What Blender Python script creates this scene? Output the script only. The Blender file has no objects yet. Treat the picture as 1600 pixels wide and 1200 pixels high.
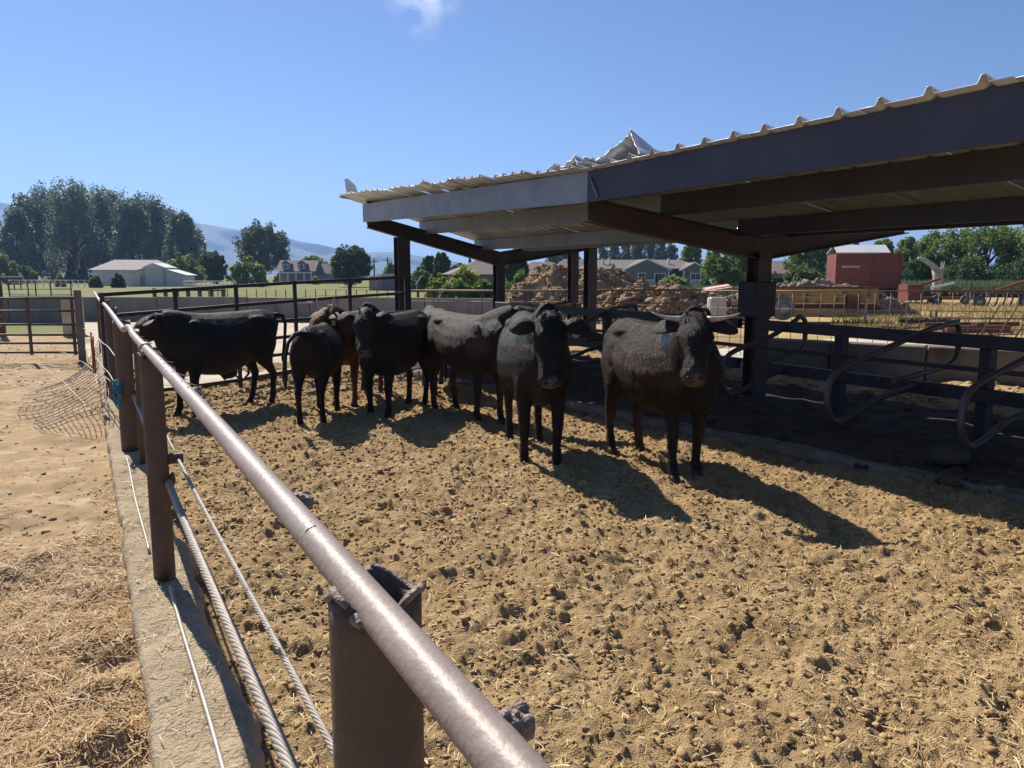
import bpy, bmesh, math, random
import numpy as np
from mathutils import Vector, Matrix, noise as mnoise

random.seed(7); RNG = np.random.default_rng(11)
S = bpy.context.scene; COL = S.collection
R = math.radians

# ------------------------------------------------------------------ camera
CAM_H = 1.7; YAW = math.atan2(670, math.hypot(1200, 170)); PITCH = math.atan(170 / 1200)
cam = bpy.data.cameras.new('camera'); camo = bpy.data.objects.new('camera', cam); COL.objects.link(camo)
cam.sensor_width = 36; cam.lens = 27.0; cam.clip_start = 0.05; cam.clip_end = 20000
camo.location = (0, 0, CAM_H)
_fw = Vector((math.sin(YAW) * math.cos(PITCH), math.cos(YAW) * math.cos(PITCH), -math.sin(PITCH)))
camo.rotation_euler = _fw.to_track_quat('-Z', 'Y').to_euler()
S.camera = camo

# ------------------------------------------------------------------ sky, sun, exposure
SUN_AZ = math.atan(-0.125); SUN_EL = R(43)            # azimuth from +Y towards +X
w = bpy.data.worlds.new('World'); S.world = w; w.use_nodes = True
nt = w.node_tree; N = nt.nodes; L = nt.links
bg = N['Background']; bg.inputs['Strength'].default_value = 0.062
sky = N.new('ShaderNodeTexSky'); sky.sky_type = 'NISHITA'; sky.sun_disc = False
sky.sun_elevation = SUN_EL; sky.sun_rotation = SUN_AZ % (2 * math.pi)
sky.altitude = 1400; sky.air_density = 1.0; sky.dust_density = 0.25; sky.ozone_density = 4.0
tc = N.new('ShaderNodeTexCoord')
WISP = (0.365, 0.874, 0.319)                              # where a small high cloud stands
# thin low clouds all round the horizon and a few high wisps
sep = N.new('ShaderNodeSeparateXYZ'); L.new(tc.outputs['Generated'], sep.inputs[0])
mp = N.new('ShaderNodeMapping'); mp.inputs['Scale'].default_value = (2.2, 2.2, 22); mp.inputs['Location'].default_value = (0.35, 1.9, 0)
L.new(tc.outputs['Generated'], mp.inputs[0])
nz = N.new('ShaderNodeTexNoise'); nz.inputs['Scale'].default_value = 1.4; nz.inputs['Detail'].default_value = 7
L.new(mp.outputs[0], nz.inputs[0])
r1 = N.new('ShaderNodeMapRange'); r1.interpolation_type = 'SMOOTHSTEP'
r1.inputs[1].default_value = .44; r1.inputs[2].default_value = .62; L.new(nz.outputs[0], r1.inputs[0])
band = N.new('ShaderNodeMapRange'); band.interpolation_type = 'SMOOTHSTEP'
band.inputs[1].default_value = .055; band.inputs[2].default_value = .03; L.new(sep.outputs[2], band.inputs[0])
mu = N.new('ShaderNodeMath'); mu.operation = 'MULTIPLY'; L.new(r1.outputs[0], mu.inputs[0]); L.new(band.outputs[0], mu.inputs[1])
mp2 = N.new('ShaderNodeMapping'); mp2.inputs['Scale'].default_value = (1.2, 1.9, 5); mp2.inputs['Location'].default_value = (3.1, .4, 0)
L.new(tc.outputs['Generated'], mp2.inputs[0])
nz2 = N.new('ShaderNodeTexNoise'); nz2.inputs['Scale'].default_value = 3.4; nz2.inputs['Detail'].default_value = 6
L.new(mp2.outputs[0], nz2.inputs[0])
r2 = N.new('ShaderNodeMapRange'); r2.interpolation_type = 'SMOOTHSTEP'
r2.inputs[1].default_value = .70; r2.inputs[2].default_value = .85; r2.inputs[4].default_value = .6; L.new(nz2.outputs[0], r2.inputs[0])
dv = N.new('ShaderNodeVectorMath'); dv.operation = 'DISTANCE'; L.new(tc.outputs['Generated'], dv.inputs[0]); dv.inputs[1].default_value = WISP
wr = N.new('ShaderNodeMapRange'); wr.interpolation_type = 'SMOOTHSTEP'; wr.inputs[1].default_value = .055; wr.inputs[2].default_value = .0; wr.inputs[4].default_value = 1.0; L.new(dv.outputs['Value'], wr.inputs[0])
nw = N.new('ShaderNodeTexNoise'); nw.inputs['Scale'].default_value = 30; nw.inputs['Detail'].default_value = 5; L.new(tc.outputs['Generated'], nw.inputs[0])
wm = N.new('ShaderNodeMath'); wm.operation = 'MULTIPLY'; L.new(wr.outputs[0], wm.inputs[0]); wn = N.new('ShaderNodeMapRange'); wn.inputs[1].default_value = .45; wn.inputs[2].default_value = .75; wn.inputs[4].default_value = .8; L.new(nw.outputs[0], wn.inputs[0])
L.new(wn.outputs[0], wm.inputs[1])
wx = N.new('ShaderNodeMath'); wx.operation = 'MAXIMUM'; L.new(wm.outputs[0], wx.inputs[0]); L.new(r2.outputs[0], wx.inputs[1])
ad = N.new('ShaderNodeMath'); ad.operation = 'MAXIMUM'; L.new(mu.outputs[0], ad.inputs[0]); L.new(wx.outputs[0], ad.inputs[1])
mx = N.new('ShaderNodeMix'); mx.data_type = 'RGBA'
L.new(ad.outputs[0], mx.inputs[0]); L.new(sky.outputs[0], mx.inputs[6]); mx.inputs[7].default_value = (10.5, 11.0, 12.0, 1)
tint = N.new('ShaderNodeMix'); tint.data_type = 'RGBA'; tint.blend_type = 'MULTIPLY'; tint.inputs[0].default_value = 1; tint.inputs[7].default_value = (.86, .92, 1.10, 1)
L.new(sky.outputs[0], tint.inputs[6]); L.new(tint.outputs[2], mx.inputs[6]); L.new(mx.outputs[2], bg.inputs['Color'])

sun = bpy.data.lights.new('sun', 'SUN'); sun.energy = 5.0; sun.angle = R(0.53); sun.color = (1.0, .93, .82)
suno = bpy.data.objects.new('sun', sun); COL.objects.link(suno)
_sd = Vector((-math.sin(SUN_AZ) * math.cos(SUN_EL), -math.cos(SUN_AZ) * math.cos(SUN_EL), -math.sin(SUN_EL)))
suno.rotation_euler = _sd.to_track_quat('-Z', 'Y').to_euler(); suno.location = (0, 0, 30)

vs = S.view_settings; vs.view_transform = 'Standard'; vs.look = 'None'; vs.gamma = 1; vs.exposure = 0.75; vs.use_curve_mapping = False
S.cycles.max_bounces = 6; S.cycles.volume_bounces = 0; S.cycles.transparent_max_bounces = 6

# ------------------------------------------------------------------ placing helpers
_cy, _sy = math.cos(YAW), math.sin(YAW)
def G(px, d, z=0.0):
    """world point in picture column px at a distance d ahead of the standing point"""
    lat = (px - 800) / 1200 * d
    return np.array([lat * _cy + d * _sy, -lat * _sy + d * _cy, z])
def ZZ(py, d): return CAM_H - (py - 430) * d / 1212.0
RIGHT = np.array([_cy, -_sy, 0.0]); AWAY = np.array([_sy, _cy, 0.0])

# ------------------------------------------------------------------ mesh helpers
def np_mesh(name, V, F, smooth=False):
    me = bpy.data.meshes.new(name); V = np.asarray(V, np.float32); F = np.asarray(F, np.int32)
    me.vertices.add(len(V)); me.vertices.foreach_set('co', V.ravel())
    k = F.shape[1]; me.loops.add(F.size); me.loops.foreach_set('vertex_index', F.ravel())
    me.polygons.add(len(F)); me.polygons.foreach_set('loop_start', np.arange(0, F.size, k, dtype=np.int32))
    me.polygons.foreach_set('loop_total', np.full(len(F), k, np.int32))
    if smooth: me.polygons.foreach_set('use_smooth', np.ones(len(F), bool))
    me.update(calc_edges=True); return me

def link(name, me, mat, parent=None, **kw):
    o = bpy.data.objects.new(name, me); COL.objects.link(o)
    if mat is not None and len(me.materials) == 0: me.materials.append(mat)
    if parent is not None:
        o.parent = parent; o.matrix_parent_inverse = Matrix.Translation(-parent_world(parent))
    for k, v in kw.items(): o[k] = v
    return o
def parent_world(p):
    v = p.location.copy()
    if p.parent is not None: v = Vector((0, 0, 0)) if p.type == 'MESH' else v
    return v
def thing(name, label, cat, loc, group=None):
    o = bpy.data.objects.new(name, None); COL.objects.link(o); o.location = Vector([float(c) for c in loc]); o.empty_display_size = .2
    o['label'] = label; o['category'] = cat
    if group: o['group'] = group
    return o

class MB:
    """collects shapes into one mesh"""
    def __init__(s): s.v = []; s.f = []; s.sm = []
    def add(s, V, F, smooth=False):
        b = len(s.v); s.v += [tuple(map(float, p)) for p in V]; s.f += [tuple(i + b for i in f) for f in F]; s.sm += [smooth] * len(F); return s
    def box(s, c, size, ax=None, bev=0.0):
        c = np.array(c, float); h = np.array(size, float) / 2
        A = np.eye(3) if ax is None else np.array(ax, float)
        P = [c + A.T @ (h * np.array(q)) for q in [(-1,-1,-1),(1,-1,-1),(1,1,-1),(-1,1,-1),(-1,-1,1),(1,-1,1),(1,1,1),(-1,1,1)]]
        return s.add(P, [(0,3,2,1),(4,5,6,7),(0,1,5,4),(1,2,6,5),(2,3,7,6),(3,0,4,7)])
    def beam(s, a, b, w, h, up=(0, 0, 1)):
        a = np.array(a, float); b = np.array(b, float); d = b - a; ln = np.linalg.norm(d); d /= ln
        r = np.cross(d, up); r /= np.linalg.norm(r); u = np.cross(r, d)
        return s.box((a + b) / 2, (ln, w, h), [d, r, u])
    def tube(s, path, rad, n=10, caps=True, squash=None):
        P = [np.array(p, float) for p in path]; m = len(P)
        rs = [rad] * m if np.isscalar(rad) else list(rad)
        V = []; prev = None
        for i in range(m):
            t = P[min(i + 1, m - 1)] - P[max(i - 1, 0)]; t = t / (np.linalg.norm(t) + 1e-9)
            if prev is None:
                ref = np.array([0, 0, 1.0]) if abs(t[2]) < .9 else np.array([1.0, 0, 0])
                u = np.cross(t, ref)
            else: u = prev - t * (prev @ t)
            u /= np.linalg.norm(u); prev = u; v = np.cross(t, u)
            ra, rb = rs[i] if isinstance(rs[i], (tuple, list)) else (rs[i], rs[i])
            for k in range(n):
                a = 2 * math.pi * k / n; V.append(P[i] + u * ra * math.cos(a) + v * rb * math.sin(a))
        F = [(i*n+k, i*n+(k+1) % n, (i+1)*n+(k+1) % n, (i+1)*n+k) for i in range(m-1) for k in range(n)]
        s.add(V, F, True)
        if caps:
            b = len(s.v) - len(V)
            s.f.append(tuple(b + k for k in range(n))[::-1]); s.f.append(tuple(b + (m-1)*n + k for k in range(n))); s.sm += [False, False]
        return s
    def rings(s, rs, caps=True, smooth=True):
        n = len(rs[0]); V = [p for r in rs for p in r]; m = len(rs)
        F = [(i*n+k, i*n+(k+1) % n, (i+1)*n+(k+1) % n, (i+1)*n+k) for i in range(m-1) for k in range(n)]
        b = len(s.v); s.add(V, F, smooth)
        if caps:
            s.f.append(tuple(b + k for k in range(n))[::-1]); s.f.append(tuple(b + (m-1)*n + k for k in range(n))); s.sm += [smooth, smooth]
        return s
    def ball(s, c, r, n=10, m=7, ax=None):
        c = np.array(c, float); r = np.array(r if not np.isscalar(r) else (r, r, r), float); A = np.eye(3) if ax is None else np.array(ax, float)
        rs = []
        for i in range(m):
            t = math.pi * (i + .02) / (m - 1 + .04)
            rs.append([c + A.T @ (r * np.array([math.sin(t)*math.cos(2*math.pi*k/n), math.sin(t)*math.sin(2*math.pi*k/n), -math.cos(t)])) for k in range(n)])
        return s.rings(rs)
    def mesh(s, name='m'):
        me = bpy.data.meshes.new(name); me.from_pydata(s.v, [], s.f); me.polygons.foreach_set('use_smooth', s.sm); me.update()
        bm = bmesh.new(); bm.from_mesh(me); bmesh.ops.recalc_face_normals(bm, faces=bm.faces); bm.to_mesh(me); bm.free(); return me
    def build(s, name, mat, parent=None, bevel=0.0, **kw):
        me = s.mesh(name)
        if bevel:
            bm = bmesh.new(); bm.from_mesh(me)
            bmesh.ops.bevel(bm, geom=[e for e in bm.edges if e.is_manifold and e.calc_face_angle(0) > .6], offset=bevel, segments=1, affect='EDGES')
            bm.to_mesh(me); bm.free()
        return link(name, me, mat, parent, **kw)

# ------------------------------------------------------------------ materials
def M(name, c1, c2=None, scale=6, rough=.8, metal=0, bump=0, bscale=60, spec=.3, island=0, stretch=None, transl=0, c3=None, s3=30, k3=.5, detail=8, sheen=0):
    m = bpy.data.materials.new(name); m.use_nodes = True; T = m.node_tree; n = T.nodes; l = T.links
    p = n['Principled BSDF']; p.inputs['Roughness'].default_value = rough; p.inputs['Metallic'].default_value = metal
    p.inputs['Specular IOR Level'].default_value = spec
    if sheen: p.inputs['Sheen Weight'].default_value = sheen; p.inputs['Sheen Roughness'].default_value = .4
    tc = n.new('ShaderNodeTexCoord'); mp = n.new('ShaderNodeMapping'); l.new(tc.outputs['Object'], mp.inputs[0])
    if stretch: mp.inputs['Scale'].default_value = stretch
    col = None
    def mix(a, b, fac):
        x = n.new('ShaderNodeMix'); x.data_type = 'RGBA'
        l.new(fac, x.inputs[0])
        for i, q in ((6, a), (7, b)):
            if isinstance(q, tuple): x.inputs[i].default_value = (*q, 1)
            else: l.new(q, x.inputs[i])
        return x.outputs[2]
    if c2 is not None:
        z = n.new('ShaderNodeTexNoise'); z.inputs['Scale'].default_value = scale; z.inputs['Detail'].default_value = detail; z.inputs['Roughness'].default_value = .62
        l.new(mp.outputs[0], z.inputs[0])
        rr = n.new('ShaderNodeMapRange'); rr.inputs[1].default_value = .36; rr.inputs[2].default_value = .66; l.new(z.outputs[0], rr.inputs[0])
        fac = rr.outputs[0]
        if island:
            ge = n.new('ShaderNodeNewGeometry'); mm = n.new('ShaderNodeMix'); mm.data_type = 'FLOAT'; mm.inputs[0].default_value = island
            l.new(fac, mm.inputs[2]); l.new(ge.outputs['Random Per Island'], mm.inputs[3]); fac = mm.outputs[0]
        col = mix(c1, c2, fac)
        if c3 is not None:
            z3 = n.new('ShaderNodeTexNoise'); z3.inputs['Scale'].default_value = s3; z3.inputs['Detail'].default_value = 6
            l.new(mp.outputs[0], z3.inputs[0])
            r3 = n.new('ShaderNodeMapRange'); r3.inputs[1].default_value = k3; r3.inputs[2].default_value = k3 + .12; l.new(z3.outputs[0], r3.inputs[0])
            col = mix(col, c3, r3.outputs[0])
        l.new(col, p.inputs['Base Color'])
    else: p.inputs['Base Color'].default_value = (*c1, 1)
    if bump:
        zb = n.new('ShaderNodeTexNoise'); zb.inputs['Scale'].default_value = bscale; zb.inputs['Detail'].default_value = 6
        l.new(mp.outputs[0], zb.inputs[0]); b = n.new('ShaderNodeBump'); b.inputs['Strength'].default_value = bump; b.inputs['Distance'].default_value = .02
        l.new(zb.outputs[0], b.inputs['Height']); l.new(b.outputs[0], p.inputs['Normal'])
    if transl:
        t = n.new('ShaderNodeBsdfTranslucent'); a = n.new('ShaderNodeMixShader'); a.inputs[0].default_value = transl
        if col is not None: l.new(col, t.inputs[0])
        else: t.inputs[0].default_value = (*c1, 1)
        l.new(p.outputs[0], a.inputs[1]); l.new(t.outputs[0], a.inputs[2]); l.new(a.outputs[0], n['Material Output'].inputs[0])
    return m

m_pen = M('pen_soil', (.49, .342, .175), (.31, .207, .102), 2.6, .95, bump=1.0, bscale=140, spec=.1, c3=(.20, .135, .072), s3=23, k3=.57)
m_clod = M('clod', (.52, .36, .18), (.25, .16, .075), 9, .95, bump=.4, bscale=150, spec=.1, island=.65)
m_yard = M('yard_soil', (.42, .30, .175), (.27, .18, .10), 1.8, .95, bump=.5, bscale=90, spec=.1, c3=(.45, .36, .24), s3=5, k3=.56)
m_shadesoil = M('shade_toned_soil', (.10, .075, .05), (.05, .037, .027), 3, .95, bump=.6, bscale=60, spec=.1)  # same dirt as outside, with the roof's shade painted in as darker colour
m_straw = M('straw', (.62, .47, .24), (.30, .18, .08), 5, .6, spec=.35, island=.8)
m_hay = M('hay', (.52, .32, .13), (.30, .16, .06), 5, .7, spec=.3, island=.8)
m_strawpen = M('pen_straw', (.68, .53, .29), (.40, .27, .13), 5, .6, spec=.35, island=.85)
m_field = M('field_grass', (.15, .17, .065), (.24, .21, .10), .09, .95, bump=.6, bscale=6, spec=.05, c3=(.10, .14, .045), s3=.4, k3=.56)
m_dry = M('dry_grass', (.45, .33, .15), (.30, .23, .11), .6, .95, bump=.6, bscale=20, spec=.05)
m_grass = M('grass_blades', (.12, .17, .05), (.27, .25, .10), .5, .8, spec=.1, island=.7, transl=.3)
m_conc = M('concrete', (.42, .335, .225), (.29, .225, .15), 2.6, .95, bump=.8, bscale=70, spec=.1, c3=(.44, .36, .25), s3=7, k3=.60)
m_concwall = M('concrete_wall', (.26, .235, .205), (.19, .17, .15), 1.2, .9, bump=.35, bscale=25, spec=.15, c3=(.14, .12, .105), s3=2.2, k3=.62, stretch=(1, 1, .35))
m_pad = M('concrete_pad', (.52, .44, .345), (.38, .315, .24), .8, .9, bump=.3, bscale=20, spec=.15, c3=(.27, .21, .15), s3=2.5, k3=.6)
m_rail = M('dusty_rail_steel', (.30, .235, .205), (.22, .165, .14), 5, .50, metal=.0, bump=.12, bscale=90, spec=.5, c3=(.20, .115, .075), s3=14, k3=.64)
m_post = M('rusty_post_steel', (.135, .09, .068), (.095, .065, .052), 6, .62, metal=.15, bump=.25, bscale=70, spec=.35, c3=(.17, .10, .06), s3=22, k3=.62)
m_weld = M('weld_slag', (.34, .27, .23), (.22, .165, .14), 60, .7, metal=.2, bump=.6, bscale=160)
m_cable = M('steel_cable', (.36, .315, .265), (.24, .20, .16), 30, .55, metal=.1, bump=.1, spec=.3)
m_wire = M('old_wire', (.19, .125, .09), (.12, .075, .055), 20, .55, metal=.4, spec=.4)
m_galv = M('galvanised_pipe', (.42, .375, .32), (.28, .245, .205), 12, .5, metal=.15, spec=.5)
m_dark = M('dark_steel', (.055, .045, .05), (.035, .03, .036), 4, .6, metal=.1, bump=.15, bscale=60, spec=.35, c3=(.10, .055, .04), s3=11, k3=.63)
m_purlin_grey = M('grey_purlin', (.30, .30, .31), (.22, .225, .24), 2.5, .5, metal=.3, bump=.08, spec=.4)
m_purlin_dark = M('painted_purlin', (.066, .062, .085), (.045, .043, .062), 2, .55, metal=.1, bump=.1, spec=.35, c3=(.10, .055, .045), s3=7, k3=.64)
m_rafter = M('rust_rafter', (.105, .06, .052), (.065, .042, .042), 2.4, .6, metal=.1, bump=.15, spec=.35, c3=(.055, .04, .05), s3=6, k3=.55)
m_sheet = M('galvanised_sheet', (.56, .56, .57), (.44, .44, .45), 1.4, .42, metal=.3, bump=.06, bscale=20, spec=.5, c3=(.33, .27, .21), s3=4, k3=.66)
m_loop = M('stall_pipe', (.125, .10, .088), (.08, .066, .06), 5, .42, metal=.25, bump=.12, spec=.5)
m_tag_b = M('blue_tag', (.16, .33, .45), None, rough=.5); m_tag_y = M('yellow_tag', (.70, .47, .08), None, rough=.5)
m_bluecord = M('blue_cord', (.03, .27, .38), (.02, .16, .22), 30, .7); m_orange = M('orange_twine', (.50, .17, .06), (.35, .12, .05), 30, .8)
m_horn = M('horn', (.62, .54, .40), (.36, .28, .19), 8, .45, spec=.5); m_hoof = M('hoof', (.045, .036, .028), (.09, .07, .05), 20, .6)
m_eye = M('eye', (.01, .008, .007), None, rough=.12, spec=.6); m_nose = M('nose', (.035, .030, .032), (.055, .045, .045), 60, .32, bump=.3, bscale=120, spec=.5)
m_nostril = M('nostril', (.006, .005, .005), None, rough=.6)

def fur(name, c1, c2, c3):
    m = M(name, c1, c2, 3.2, .55, spec=.22, c3=c3, s3=2.2, k3=.56)
    T = m.node_tree; n = T.nodes; l = T.links; p = n['Principled BSDF']
    tc = n.new('ShaderNodeTexCoord'); mp = n.new('ShaderNodeMapping'); mp.inputs['Scale'].default_value = (60, 190, 26); mp.inputs['Rotation'].default_value = (0, .5, 0)
    l.new(tc.outputs['Object'], mp.inputs[0])
    z = n.new('ShaderNodeTexNoise'); z.inputs['Scale'].default_value = 1; z.inputs['Detail'].default_value = 4; z.inputs['Distortion'].default_value = .6; l.new(mp.outputs[0], z.inputs[0])
    z2 = n.new('ShaderNodeTexNoise'); z2.inputs['Scale'].default_value = 9; z2.inputs['Detail'].default_value = 3; l.new(tc.outputs['Object'], z2.inputs[0])
    a = n.new('ShaderNodeMath'); a.operation = 'ADD'; l.new(z.outputs[0], a.inputs[0]); l.new(z2.outputs[0], a.inputs[1])
    b = n.new('ShaderNodeBump'); b.inputs['Strength'].default_value = .9; b.inputs['Distance'].default_value = .016
    l.new(a.outputs[0], b.inputs['Height']); l.new(b.outputs[0], p.inputs['Normal']); return m
f_black = fur('black_hide', (.009, .008, .009), (.016, .012, .011), (.034, .02, .014))
f_rusty = fur('rusty_black_hide', (.016, .012, .011), (.03, .02, .015), (.085, .042, .023))
f_red = fur('red_brown_hide', (.16, .055, .024), (.10, .036, .018), (.055, .022, .013))

# ------------------------------------------------------------------ ground
def smooth_noise(shape, cell, seed):
    r = np.random.default_rng(seed); a = r.standard_normal(shape)
    fy = np.fft.fftfreq(shape[0])[:, None]; fx = np.fft.fftfreq(shape[1])[None, :]
    k = np.exp(-(fx ** 2 + fy ** 2) * (cell * 2.2) ** 2); b = np.fft.ifft2(np.fft.fft2(a) * k).real
    return b / b.std()
class HMap:
    def __init__(s, x0, x1, y0, y1, res): s.x0, s.y0, s.res = x0, y0, res; s.nx = int((x1 - x0) / res) + 2; s.ny = int((y1 - y0) / res) + 2; s.h = np.zeros((s.ny, s.nx))
    def noise(s, cell_m, amp, seed): s.h += amp * smooth_noise(s.h.shape, cell_m / s.res, seed)
    def stamp(s, n, r0, r1, k, seed, pit=.3, keep=None):
        g = np.random.default_rng(seed)
        for i in range(n):
            r = r0 * (r1 / r0) ** (g.random() ** 1.7) / s.res; cx = g.random() * s.nx; cy = g.random() * s.ny
            if keep is not None and not keep(s.x0 + cx * s.res, s.y0 + cy * s.res, g): continue
            ia, ib = int(max(0, cx - r)), int(min(s.nx - 1, cx + r)); ja, jb = int(max(0, cy - r)), int(min(s.ny - 1, cy + r))
            if ib <= ia or jb <= ja: continue
            X = np.arange(ia, ib + 1)[None, :] - cx; Y = np.arange(ja, jb + 1)[:, None] - cy
            a = g.random() * 3.14; e = .55 + .45 * g.random(); u = X * math.cos(a) + Y * math.sin(a); v = (-X * math.sin(a) + Y * math.cos(a)) / e
            q = 1 - (u * u + v * v) / (r * r); tilt = 1 + .6 * (u / r) * (g.random() - .5)
            sgn = -1 if g.random() < pit else 1
            p = np.where(q > 0, np.minimum(np.sqrt(np.abs(q)), .75) * tilt, 0) * r * s.res * k * (.5 + g.random())
            s.h[ja:jb + 1, ia:ib + 1] += sgn * p * (.7 if sgn < 0 else 1)
    def at(s, x, y):
        u = np.clip((np.asarray(x) - s.x0) / s.res, 0, s.nx - 1.001); v = np.clip((np.asarray(y) - s.y0) / s.res, 0, s.ny - 1.001)
        i = u.astype(int); j = v.astype(int); a = u - i; b = v - j; h = s.h
        return h[j, i] * (1-a) * (1-b) + h[j, i+1] * a * (1-b) + h[j+1, i] * (1-a) * b + h[j+1, i+1] * a * b
def grid_sheet(name, xs, ys, hf, mat, **kw):
    X, Y = np.meshgrid(xs, ys); Z = hf(X, Y); V = np.stack([X, Y, Z], -1).reshape(-1, 3); nx = len(xs); ny = len(ys)
    i = np.arange(nx - 1)[None, :]; j = np.arange(ny - 1)[:, None]; a = (j * nx + i).ravel()
    F = np.stack([a, a + 1, a + nx + 1, a + nx], -1)
    return link(name, np_mesh(name, V, F, True), mat, None, **kw)

# far ground, one sheet to the horizon
xs = np.concatenate([-np.geomspace(9000, 12, 40), np.linspace(-10, 40, 60), np.geomspace(42, 9000, 40)])
ys = np.concatenate([-np.geomspace(9000, 12, 20), np.linspace(-10, 60, 60), np.geomspace(62, 9000, 50)])
grid_sheet('ground', xs, ys, lambda X, Y: -.10 + 0 * X, m_field, kind='structure')

PEN = HMap(.3, 6.7, .4, 15.5, .0078)
PEN.noise(.9, .018, 1); PEN.noise(.28, .015, 2); PEN.noise(.10, .0085, 3); PEN.noise(.035, .0034, 4)
PEN.stamp(2600, .03, .10, .30, 5, pit=.6); PEN.stamp(14000, .018, .055, .50, 8, pit=.45); PEN.stamp(105000, .008, .026, .60, 6, pit=.35)
PEN.h -= PEN.h.mean()
def pen_h(x, y):
    h = PEN.at(x, y); e = np.clip((np.asarray(x) - .36) / .25, 0, 1)
    bermy = .10 * np.exp(-((np.asarray(y) - 13.3 - .5*(np.asarray(x) - 4)) / .9) ** 2) * 0
    return h * (.35 + .65 * e) - .02 * (1 - e) - .2 * np.clip((np.asarray(x) - 6.08 + .13 * (np.asarray(y) - 3)) / .08, 0, 1)
def geo(a, b, d0, g):
    out = [a]; d = d0
    while out[-1] < b: out.append(out[-1] + d); d *= g
    return np.array(out)
xs = geo(.36, 6.5, .0078, 1.0008); ys = geo(.6, 15.2, .0076, 1.0028)
grid_sheet('pen_ground', xs, ys, pen_h, m_pen, kind='structure')
grid_sheet('pen_ground_behind', np.linspace(.36, 6.4, 60), np.linspace(-6, .62, 60), lambda X, Y: .01 * np.sin(X * 7 + Y * 3) - .03, m_pen, kind='structure')

YRD = HMap(-4.2, .2, .8, 26, .02)
YRD.noise(1.2, .02, 21); YRD.noise(.35, .012, 22); YRD.noise(.08, .006, 23); YRD.stamp(7000, .02, .07, .3, 24, pit=.4)
YRD.h -= YRD.h.mean()
def yard_h(x, y):
    x = np.asarray(x, float); y = np.asarray(y, float)
    near = np.clip((7.5 - y) / 3, 0, 1); h = YRD.at(x, y) * (.45 + .9 * near) + .10 - .045 * np.clip(y / 14, 0, 1)
    for cx, cy, r, dp in ((-.03, 3.55, .14, .10), (-.02, 2.72, .15, .12), (-.35, 4.7, .2, .05)):
        h = h - dp * np.exp(-((x - cx) ** 2 + (y - cy) ** 2) / (r * r))
    return h - .03
xs = np.concatenate([np.linspace(-4.1, -1.8, 60), geo(-1.78, .13, .016, 1.0)]); ys = np.concatenate([np.linspace(-5, .95, 30), geo(1.0, 26, .014, 1.0035)])
grid_sheet('yard_ground', xs, ys, yard_h, m_yard, kind='structure')
# shed floor with trodden bedding, its dark colour standing in for shade
SH = HMap(5.2, 13, -3, 19, .04); SH.noise(.8, .03, 31); SH.noise(.2, .014, 32); SH.stamp(3500, .04, .16, .25, 33, pit=.45)
def shed_h(x, y): return SH.at(x, y) * .8 + .07
grid_sheet('shed_floor', np.linspace(4.2, 8.9, 120), np.linspace(-3, 18, 300), lambda X, Y: np.where(X > 6.08 - .13 * (Y - 3), shed_h(X, Y) + .03 * np.clip(X - 5.9, 0, 1), -.15), m_shadesoil, kind='structure')
m_lit = M('alley_soil', (.42, .30, .155), (.24, .16, .085), 3, .95, bump=.5, bscale=60, spec=.1)
grid_sheet('alley_ground', np.linspace(8.85, 16, 150), np.linspace(-3, 21, 300), lambda X, Y: SH.at(np.clip(X, 5.2, 12.9), Y) * 1.0 + .02, m_lit, kind='structure')
grid_sheet('stack_yard_ground', np.linspace(15.8, 75, 90), np.linspace(-34, 34, 90), lambda X, Y: -.03 + .05 * np.sin(X * .7) * np.sin(Y * .5), m_dry, kind='structure')

# clods and straw lying on the pen, straw and hay in the yard
ICO = None
def ico():
    bm = bmesh.new(); bmesh.ops.create_icosphere(bm, subdivisions=1, radius=1); V = np.array([v.co[:] for v in bm.verts]); F = np.array([[v.index for v in f.verts] for f in bm.faces]); bm.free(); return V, F
ICO = ico()
def clods(name, P, size, mat, parent=None, flat=.6, seed=0, **kw):
    g = np.random.default_rng(seed); V0, F0 = ICO; n = len(P)
    V = V0[None] * (1 + .9 * (g.random((n, 12, 1)) - .5)); sc = size[:, None] * np.stack([.7 + .6 * g.random(n), .6 + .5 * g.random(n), flat * (.6 + .7 * g.random(n))], -1)
    V = V * sc[:, None, :]
    tx = (g.random(n) - .5) * 1.2; c, s_ = np.cos(tx)[:, None], np.sin(tx)[:, None]
    y, z = V[..., 1].copy(), V[..., 2].copy(); V[..., 1] = y * c - z * s_; V[..., 2] = y * s_ + z * c
    a = g.random(n) * 6.28; c, s_ = np.cos(a)[:, None], np.sin(a)[:, None]
    x, y = V[..., 0].copy(), V[..., 1].copy(); V[..., 0] = x * c - y * s_; V[..., 1] = x * s_ + y * c
    V = V + P[:, None, :]; F = F0[None] + (np.arange(n) * 12)[:, None, None]
    return link(name, np_mesh(name, V.reshape(-1, 3), F.reshape(-1, 3)), mat, parent, **kw)
def straws(name, P, ln, wd, mat, pitch=.25, seed=0, bend=.25, **kw):
    g = np.random.default_rng(seed); n = len(P); a = g.random(n) * 6.28; t = (g.random(n) - .45) * 2 * pitch
    d = np.stack([np.cos(a) * np.cos(t), np.sin(a) * np.cos(t), np.sin(t)], -1); sd = np.stack([-np.sin(a), np.cos(a), (g.random(n) - .5) * 1.2], -1)
    b = (g.random((n, 3)) - .5) * bend * ln[:, None]; b[:, 2] = np.abs(b[:, 2]) * .6
    A = P - d * ln[:, None] / 2; C = P + d * ln[:, None] / 2; Bm = P + b; wv = sd * wd[:, None] / 2
    V = np.stack([A - wv, A + wv, Bm - wv, Bm + wv, C - wv, C + wv], 1); o = (np.arange(n) * 6)[:, None, None]
    F = np.array([[0, 1, 3, 2], [2, 3, 5, 4]])[None] + o
    return link(name, np_mesh(name, V.reshape(-1, 3), F.reshape(-1, 4)), mat, None, **kw)
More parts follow.
